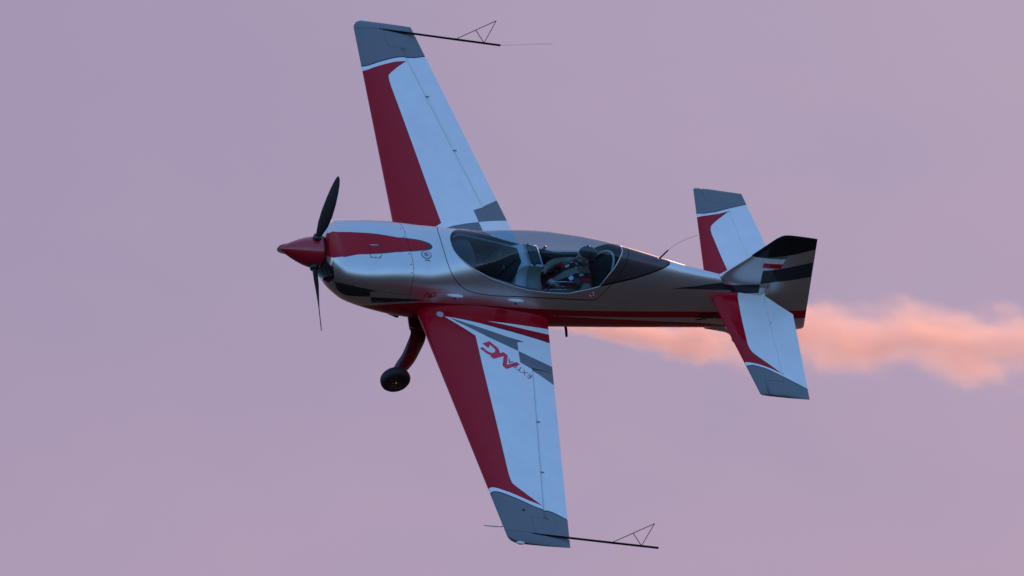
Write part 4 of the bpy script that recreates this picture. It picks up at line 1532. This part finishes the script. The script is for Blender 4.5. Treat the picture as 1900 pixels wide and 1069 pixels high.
# loose belts of the empty front seat with two bright buckles
for y in (0.09, -0.09):
    tube('seat_belt', spline([(-0.56, y * 0.7, 0.62), (-0.475, y, 0.52), (-0.405, y * 1.3, 0.36), (-0.35, y * 1.5, 0.15)], 4), 0.024, M_strap_black, s_front, 8, 0.2, (0, 1, 0))
    box('buckle', (-0.435, y * 1.1, 0.47), (0.012, 0.055, 0.055), M_metal, s_front, 0.004, Matrix.Rotation(rad(-25), 3, 'Y'))
# front glare shield and panel
rows = []
for x, top, half in ((0.30, 0.60, 0.10), (0.22, 0.615, 0.19), (0.10, 0.62, 0.25), (-0.03, 0.60, 0.285), (-0.06, 0.585, 0.285)):
    rows.append([(x, half * math.cos(a), top - 0.14 + 0.14 * math.sin(a)) for a in np.linspace(0, math.pi, 13)])
gs_ = loft('front_glare_shield', rows, M_glare, plane)
box('front_panel', (-0.055, 0, 0.40), (0.02, 0.56, 0.30), M_black, plane, 0.01)
for sg in (1, -1):
    tube('side_rail', spline([(0.16, 0.16 * sg, 0.60), (0.06, 0.245 * sg, 0.57), (-0.2, 0.300 * sg, 0.50), (-0.7, 0.318 * sg, 0.42), (-1.2, 0.300 * sg, 0.41), (-1.55, 0.265 * sg, 0.50)], 5), 0.014, M_frame_in, plane, 8)
    tube('cockpit_tube', [(-0.10, 0.27 * sg, 0.02), (-0.85, 0.27 * sg, 0.32), (-1.62, 0.19 * sg, 0.14)], 0.014, M_pod, plane, 8)
tube('roll_bar', spline([(-1.62, 0.235, 0.42), (-1.66, 0.20, 0.60), (-1.69, 0.10, 0.72), (-1.70, 0.0, 0.755), (-1.69, -0.10, 0.72), (-1.66, -0.20, 0.60), (-1.62, -0.235, 0.42)], 5), 0.013, M_pod, plane, 10)
tube('roll_bar_brace', [(-1.70, -0.06, 0.74), (-1.79, -0.09, 0.62), (-1.86, -0.10, 0.44)], 0.011, M_pod, plane, 8)
tube('roll_bar_brace', [(-1.645, 0.21, 0.56), (-1.72, 0.05, 0.585), (-1.76, -0.19, 0.57)], 0.010, M_pod, plane, 8)
rows = [[(-1.70 - 0.05 * k, 0.22 * math.cos(a), 0.16 + 0.30 * math.sin(a)) for a in np.linspace(0, math.pi, 13)] for k in (0, 1)]
loft('rear_bulkhead', rows, M_liner, plane)
# throttle rails on the left wall
q = tube('throttle_rail', [(-0.93, 0.262, 0.505), (-1.29, 0.262, 0.540)], 0.0085, M_metal, plane, 8)
tube('lower_rail', [(-0.905, 0.305, 0.415), (-1.27, 0.300, 0.455)], 0.0085, M_metal, q, 8)
for x in (-0.97, -1.03, -1.09):
    tube('throttle_lever', [(x, 0.285, 0.44), (x + 0.02, 0.270, 0.485), (x + 0.01, 0.262, 0.52)], 0.0075, M_metal, q, 8)
    tube('link_rod', [(x, 0.28, 0.465), (x - 0.075, 0.28, 0.472)], 0.006, M_metal, q, 6)
for x in (-0.90, -0.955):
    lathe('lever_grip', [(0, 0.0), (0.0, 0.014), (0.03, 0.016), (0.045, 0.0)], (x, 0.300, 0.41), (0, 0, 1), M_strap_red, q, 12)
tube('control_stick', [(-0.92, 0, -0.10), (-0.99, -0.03, 0.18), (-1.02, -0.05, 0.34)], 0.014, M_black, plane, 8)
tube('canopy_handle', spline([(-0.985, -0.265, 0.46), (-1.005, -0.245, 0.50), (-1.02, -0.25, 0.545)], 4), 0.016, M_glare, plane, 8)

# ------------------------------------------------------------------ the pilot
def skin_body():
    V, E, R = [], [], []

    def node(p, r):
        V.append(p)
        R.append(r)
        return len(V) - 1

    def chain(start, pts):
        k = start
        for p, r in pts:
            j = node(p, r)
            E.append((k, j))
            k = j
        return k

    pel = node((-1.13, 0, 0.02), (0.13, 0.17))
    up = chain(pel, [((-1.23, 0, 0.14), (0.12, 0.165)), ((-1.36, 0, 0.29), (0.125, 0.17)), ((-1.445, 0, 0.395), (0.105, 0.15))])
    nk = chain(up, [((-1.450, 0, 0.480), (0.062, 0.066)), ((-1.425, 0, 0.555), (0.056, 0.058)), ((-1.400, 0, 0.63), (0.055, 0.055))])
    chain(up, [((-1.475, 0.135, 0.415), (0.072, 0.072)), ((-1.47, 0.205, 0.385), (0.070, 0.070)), ((-1.405, 0.232, 0.31), (0.058, 0.058)), ((-1.30, 0.236, 0.215), (0.050, 0.050)),
               ((-1.19, 0.248, 0.30), (0.045, 0.045)), ((-1.08, 0.262, 0.42), (0.034, 0.034)), ((-1.055, 0.262, 0.455), (0.026, 0.036))])
    chain(up, [((-1.455, -0.135, 0.420), (0.072, 0.072)), ((-1.42, -0.205, 0.400), (0.070, 0.070)), ((-1.32, -0.245, 0.345), (0.060, 0.060)), ((-1.21, -0.245, 0.315), (0.054, 0.054)),
               ((-1.12, -0.17, 0.325), (0.047, 0.047)), ((-1.055, -0.10, 0.335), (0.035, 0.035)), ((-1.030, -0.075, 0.340), (0.028, 0.036))])
    for sg in (1, -1):
        chain(pel, [((-1.06, 0.10 * sg, 0.02), (0.095, 0.095)), ((-0.85, 0.15 * sg, 0.12), (0.085, 0.085)), ((-0.66, 0.17 * sg, 0.20), (0.066, 0.066)), ((-0.50, 0.15 * sg, 0.02), (0.056, 0.056)),
                    ((-0.36, 0.13 * sg, -0.16), (0.042, 0.042)), ((-0.24, 0.13 * sg, -0.14), (0.035, 0.045))])
    me = bpy.data.meshes.new('tmp')
    me.from_pydata(V, E, [])
    o = bpy.data.objects.new('tmp', me)
    COL.objects.link(o)
    md = o.modifiers.new('skin', 'SKIN')
    md.use_smooth_shade = True
    for i, sv in enumerate(me.skin_vertices[0].data):
        sv.radius = R[i]
        sv.use_root = (i == 0)
    sb = o.modifiers.new('sub', 'SUBSURF')
    sb.levels = sb.render_levels = 2
    dg = bpy.context.evaluated_depsgraph_get()
    out = bpy.data.meshes.new_from_object(o.evaluated_get(dg))
    bpy.data.objects.remove(o)
    return out


bmp = bmesh.new()
body_me = skin_body()
bmp.from_mesh(body_me)


def blob(c, r, rot=None):
    m = Matrix.Translation(c)
    if rot is not None:
        m = m @ rot.to_4x4()
    m = m @ Matrix.Diagonal((*r, 1))
    bmesh.ops.create_icosphere(bmp, subdivisions=4, radius=1.0, matrix=m)


HX, HZ = -1.392, 0.700
def hd(x, y, z):
    """Head point: x forward of the ear line, nodding slightly down."""
    a = rad(8)
    return Vector((HX + x * math.cos(a) + z * math.sin(a), y, HZ - x * math.sin(a) + z * math.cos(a)))


RH = Matrix.Rotation(rad(8), 3, 'Y')
blob(hd(-0.005, 0, 0.025), (0.098, 0.076, 0.100), RH)
blob(hd(0.035, 0, -0.040), (0.062, 0.060, 0.078), RH)
blob(hd(0.060, 0, -0.085), (0.036, 0.038, 0.026), RH)
blob(hd(0.078, 0, 0.020), (0.022, 0.052, 0.016), RH)
for sg in (1, -1):
    blob(hd(0.065, 0.040 * sg, -0.022), (0.030, 0.024, 0.024), RH)
    blob(hd(0.000, 0.076 * sg, -0.015), (0.020, 0.011, 0.032), RH)
blob(hd(0.104, 0, -0.018), (0.014, 0.014, 0.030), Matrix.Rotation(rad(-14), 3, 'Y'))
blob(hd(0.112, 0, -0.032), (0.014, 0.017, 0.012), RH)
blob(hd(0.090, 0, -0.060), (0.014, 0.024, 0.008), RH)
blob(hd(0.087, 0, -0.071), (0.013, 0.021, 0.007), RH)


# hands: palm, four bent fingers and a thumb closed on what they hold
def hand(palm, fwd, across, up):
    fwd, across, up = Vector(fwd).normalized(), Vector(across).normalized(), Vector(up).normalized()
    rot = Matrix((fwd, across, up)).transposed()
    blob(palm, (0.045, 0.038, 0.020), rot)
    for i, ln in enumerate((0.9, 1.0, 0.95, 0.78)):
        off = across * (0.030 - 0.020 * i)
        p = Vector(palm) + off + fwd * 0.038
        for j, (ang, l) in enumerate(((-25, 0.036), (-75, 0.027), (-125, 0.022))):
            d = fwd * math.cos(rad(ang)) + up * math.sin(rad(ang))
            l *= ln
            blob(p + d * l / 2, (l * 0.62, 0.0095 - j * 0.0008, 0.0095 - j * 0.0008), Matrix((d, across, d.cross(across))).transposed())
            p = p + d * l
    p = Vector(palm) + across * 0.038 - fwd * 0.01
    for d, l in (((fwd * 0.6 + across * 0.7 - up * 0.3).normalized(), 0.036), ((fwd * 0.9 - up * 0.5).normalized(), 0.030)):
        o_ = d.orthogonal().normalized()
        blob(p + d * l / 2, (l * 0.62, 0.011, 0.011), Matrix((d, o_, d.cross(o_))).transposed())
        p = p + d * l


hand((-1.015, -0.060, 0.352), (0.85, 0.35, 0.15), (-0.2, 0.75, 0.6), (0.1, -0.5, 0.85))
hand((-1.040, 0.262, 0.480), (0.80, 0.0, 0.6), (0.1, -1, 0.0), (-0.6, 0, 0.8))
me = bpy.data.meshes.new('person')
bmp.to_mesh(me)
bmp.free()
tmp = bpy.data.objects.new('tmp', me)
COL.objects.link(tmp)
rm = tmp.modifiers.new('remesh', 'REMESH')
rm.mode = 'VOXEL'
rm.voxel_size = 0.0065
sm_ = tmp.modifiers.new('smooth', 'SMOOTH')
sm_.iterations = 2
sm_.factor = 0.4
dg = bpy.context.evaluated_depsgraph_get()
pm = bpy.data.meshes.new_from_object(tmp.evaluated_get(dg))
bpy.data.objects.remove(tmp)
pm.name = 'person'
person = bpy.data.objects.new('person', pm)
COL.objects.link(person)
pm.materials.clear()
M_beard = make_mat('short_beard', (0.30, 0.17, 0.12), 0.7, grain=0.3, grain_scale=150)
for m_ in (M_cloth, M_skin, M_beard):
    pm.materials.append(m_)
co = np.empty(len(pm.vertices) * 3)
pm.vertices.foreach_get('co', co)
co = co.reshape(-1, 3)
mi = []
for p in pm.polygons:
    c = co[list(p.vertices)].mean(0)
    k = 0
    if c[2] > 0.492 + 0.25 * (c[0] + 1.45) and abs(c[1]) < 0.11 and c[0] < -1.2:
        k = 1
        if c[2] < HZ - 0.052 and c[0] > HX + 0.02 and c[2] > 0.56:
            k = 2
    if c[0] > -1.06 and c[2] > 0.30 and c[1] < -0.0 and c[0] < -0.9:
        k = 1
    if c[0] > -1.09 and c[2] > 0.425 and c[1] > 0.15 and c[0] < -0.9:
        k = 1
    mi.append(k)
pm.polygons.foreach_set('material_index', mi)
pm.polygons.foreach_set('use_smooth', [True] * len(pm.polygons))
person.matrix_world = plane.matrix_world.copy()
person['label'] = 'pilot in khaki jacket, dark cap and red shoulder straps seated under the canopy'
person['category'] = 'person'
# cap: close fitting crown with a band and a short peak
capr = []
for k, ph in enumerate(np.linspace(rad(88), rad(7), 12)):
    row = []
    for a in np.linspace(0, 2 * math.pi, 33):
        r = math.cos(ph)
        row.append(hd(-0.006 + 0.107 * r * math.cos(a), 0.086 * r * math.sin(a), 0.028 + 0.108 * math.sin(ph) + 0.022 * math.cos(a) * (k / 11) ** 2))
    capr.append(row)
cap_o = loft('cap', capr, M_cap_cloth, person, False)
hs_band = tube('headset_band', [hd(-0.01 + 0.0, 0.096 * math.sin(a), 0.022 + 0.111 * math.cos(a)) for a in np.linspace(-1.35, 1.35, 13)], 0.008, M_black, person, 8)
for sg in (1, -1):
    b_ = lathe('ear_cup', [(0.0, 0.0), (0.0, 0.036), (0.018, 0.036), (0.026, 0.024), (0.026, 0.0)], hd(-0.045, 0.080 * sg, 0.018), (0, sg, 0), M_black, hs_band, 20)
tube('mic_boom', spline([hd(-0.03, 0.094, 0.0), hd(0.03, 0.088, -0.055), hd(0.085, 0.050, -0.072), hd(0.115, 0.016, -0.068)], 5), 0.0042, M_black, hs_band, 6)
for sg in (1, -1):
    bm = bmesh.new()
    bmesh.ops.create_uvsphere(bm, u_segments=12, v_segments=8, radius=0.011)
    bm.transform(Matrix.Translation(hd(0.083, 0.031 * sg, 0.001)))
    me = bpy.data.meshes.new('eye')
    bm.to_mesh(me)
    bm.free()
    link('eye', me, M_eye, person)
from mathutils.bvhtree import BVHTree
bvh = BVHTree.FromPolygons([v.co for v in pm.vertices], [p.vertices for p in pm.polygons])


def ribbon(name, pts, width, mat, parent, thick=0.006, off=0.006):
    """Webbing that follows the body: each point is drawn to the nearest cloth."""
    P_ = [Vector(p) for p in spline(pts, 6)]
    Q, N_ = [], []
    for p in P_:
        loc, nr, _, _ = bvh.find_nearest(p)
        Q.append(loc)
        N_.append(nr)
    v, f = [], []
    for i, p in enumerate(Q):
        t = (Q[min(i + 1, len(Q) - 1)] - Q[max(i - 1, 0)]).normalized()
        nr = sum((N_[j] for j in range(max(0, i - 2), min(len(Q), i + 3))), Vector()).normalized()
        b = t.cross(nr).normalized()
        for sgn, h in ((-1, off + 0.004), (-1, off + thick + 0.002), (1, off + thick + 0.002), (1, off + 0.004)):
            v.append(p + b * (sgn * width / 2) + nr * h)
    for i in range(len(Q) - 1):
        for k in range(4):
            a, b = i * 4 + k, i * 4 + (k + 1) % 4
            f.append((a, b, b + 4, a + 4))
    f += [(3, 2, 1, 0), tuple(range(len(v) - 4, len(v)))]
    return link(name, mesh_from(name, v, f, smooth=False), mat, parent), Q, N_


for sg in (1, -1):
    rb, Q, N_ = ribbon('red_strap', [(-1.58, 0.15 * sg, 0.46), (-1.47, 0.155 * sg, 0.50), (-1.36, 0.155 * sg, 0.46), (-1.25, 0.15 * sg, 0.36), (-1.12, 0.13 * sg, 0.23), (-1.02, 0.10 * sg, 0.14)], 0.058, M_strap_red, person)
    for i in (13, 22):
        zax = N_[i]
        box('strap_slider', Q[i] + zax * 0.016, (0.008, 0.07, 0.045), M_metal, rb, 0.002, zax.to_track_quat('X', 'Z').to_matrix())
    bk, Q, N_ = ribbon('black_strap', [(-1.57, 0.08 * sg, 0.48), (-1.46, 0.085 * sg, 0.50), (-1.36, 0.085 * sg, 0.47), (-1.24, 0.08 * sg, 0.36), (-1.10, 0.05 * sg, 0.24), (-1.02, 0.03 * sg, 0.15)], 0.066, M_strap_black, person, 0.007)
    for i in (15,):
        zax = N_[i]
        box('strap_buckle', Q[i] + zax * 0.018, (0.009, 0.05, 0.05), M_metal, bk, 0.003, zax.to_track_quat('X', 'Z').to_matrix())
    box('strap_tag', Q[10] + N_[10] * 0.018, (0.006, 0.034, 0.050), M_cap, bk, 0.002, N_[10].to_track_quat('X', 'Z').to_matrix())
ribbon('collar', [(-1.50, 0.075, 0.50), (-1.44, 0.085, 0.50), (-1.385, 0.06, 0.475), (-1.365, 0.0, 0.46), (-1.385, -0.06, 0.475), (-1.44, -0.085, 0.50), (-1.50, -0.075, 0.50)], 0.035, M_cloth, person, 0.010, 0.002)

# ------------------------------------------------------------------ smoke
def smoke_mat():
    m = bpy.data.materials.new('display_smoke')
    m.use_nodes = True
    nt = m.node_tree
    nt.nodes.clear()

    def nd(kind, **kw):
        n = nt.nodes.new(kind)
        for k, v in kw.items():
            setattr(n, k, v)
        return n

    def mt(op, *args, clamp=False):
        n = nd('ShaderNodeMath', operation=op, use_clamp=clamp)
        for i, v in enumerate(args):
            if isinstance(v, (int, float)):
                n.inputs[i].default_value = v
            else:
                nt.links.new(v, n.inputs[i])
        return n.outputs[0]

    def curve(x, pts):
        """piecewise smooth y(x) from chained map ranges"""
        r = None
        for (x0, y0), (x1, y1) in zip(pts[:-1], pts[1:]):
            n = nd('ShaderNodeMapRange', interpolation_type='SMOOTHSTEP')
            nt.links.new(x, n.inputs[0])
            n.inputs[1].default_value, n.inputs[2].default_value = x0, x1
            n.inputs[3].default_value, n.inputs[4].default_value = 0.0, y1 - y0
            r = mt('ADD', r if r is not None else y0, n.outputs[0])
        return r

    tc = nd('ShaderNodeTexCoord')
    sp = nd('ShaderNodeSeparateXYZ')
    nt.links.new(tc.outputs['Object'], sp.inputs[0])
    X, Y, Z = sp.outputs
    Y = mt('SUBTRACT', Y, SMOKE_Y)
    back = mt('MULTIPLY', X, -1.0)                 # metres behind the wing
    zc = curve(back, SMOKE_Z)
    rr = curve(back, SMOKE_R)
    mp = nd('ShaderNodeMapping')
    mp.inputs['Scale'].default_value = (0.62, 1.0, 1.0)
    nt.links.new(tc.outputs['Object'], mp.inputs['Vector'])
    big = nd('ShaderNodeTexNoise')
    big.inputs['Scale'].default_value = 2.1
    big.inputs['Detail'].default_value = 3.5
    big.inputs['Roughness'].default_value = 0.5
    big.inputs['Distortion'].default_value = 0.25
    nt.links.new(mp.outputs[0], big.inputs['Vector'])
    dz = mt('SUBTRACT', Z, zc)
    # density shaped for the look of low light: dense orange underside, thin pink top
    dz = mt('ADD', mt('MULTIPLY', mt('MAXIMUM', dz, 0.0), 0.70), mt('MULTIPLY', mt('MINIMUM', dz, 0.0), 1.25))
    d = mt('DIVIDE', mt('SQRT', mt('ADD', mt('MULTIPLY', Y, Y), mt('MULTIPLY', dz, dz))), rr)
    d = mt('ADD', d, mt('MULTIPLY', mt('SUBTRACT', big.outputs['Fac'], 0.5), 2.5))
    fo = nd('ShaderNodeMapRange', interpolation_type='SMOOTHSTEP')
    nt.links.new(d, fo.inputs[0])
    fo.inputs[1].default_value, fo.inputs[2].default_value = 1.05, 0.05
    start = nd('ShaderNodeMapRange', interpolation_type='SMOOTHSTEP')
    nt.links.new(back, start.inputs[0])
    start.inputs[1].default_value, start.inputs[2].default_value = 0.5, 1.8
    dens = mt('MULTIPLY', mt('MULTIPLY', mt('POWER', fo.outputs[0], 1.3), start.outputs[0]), mt('DIVIDE', SMOKE_D, rr))
    pv = nd('ShaderNodeVolumePrincipled')
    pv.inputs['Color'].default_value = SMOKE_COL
    pv.inputs['Anisotropy'].default_value = 0.45
    nt.links.new(dens, pv.inputs['Density'])
    out = nd('ShaderNodeOutputMaterial')
    nt.links.new(pv.outputs[0], out.inputs['Volume'])
    return m


SMOKE_Z = [(0.8, -0.54), (3.2, -0.54), (4.6, -0.32), (7.5, -0.20), (12.0, 0.04)]
SMOKE_Y = -0.15                             # the outlet sits right of the keel
SMOKE_R = [(0.4, 0.07), (2.2, 0.16), (3.3, 0.28), (4.6, 0.43), (7.5, 0.48), (12.0, 0.54)]
SMOKE_D = 1.08
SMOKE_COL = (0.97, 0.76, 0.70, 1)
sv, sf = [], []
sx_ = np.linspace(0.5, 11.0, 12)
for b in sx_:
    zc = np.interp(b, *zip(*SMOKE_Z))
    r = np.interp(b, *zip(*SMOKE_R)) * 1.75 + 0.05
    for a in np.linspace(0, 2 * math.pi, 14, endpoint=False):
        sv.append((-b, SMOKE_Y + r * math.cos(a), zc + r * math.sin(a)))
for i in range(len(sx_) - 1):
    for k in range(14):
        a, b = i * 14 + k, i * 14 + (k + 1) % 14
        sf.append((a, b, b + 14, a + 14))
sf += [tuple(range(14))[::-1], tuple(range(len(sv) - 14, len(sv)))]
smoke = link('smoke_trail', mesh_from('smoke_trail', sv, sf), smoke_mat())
bm = bmesh.new()
bm.from_mesh(smoke.data)
bmesh.ops.recalc_face_normals(bm, faces=bm.faces)
bm.to_mesh(smoke.data)
bm.free()
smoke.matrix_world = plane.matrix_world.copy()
smoke['kind'] = 'stuff'
smoke['label'] = 'soft pink and orange smoke streaming out behind the aeroplane'
smoke['category'] = 'smoke'
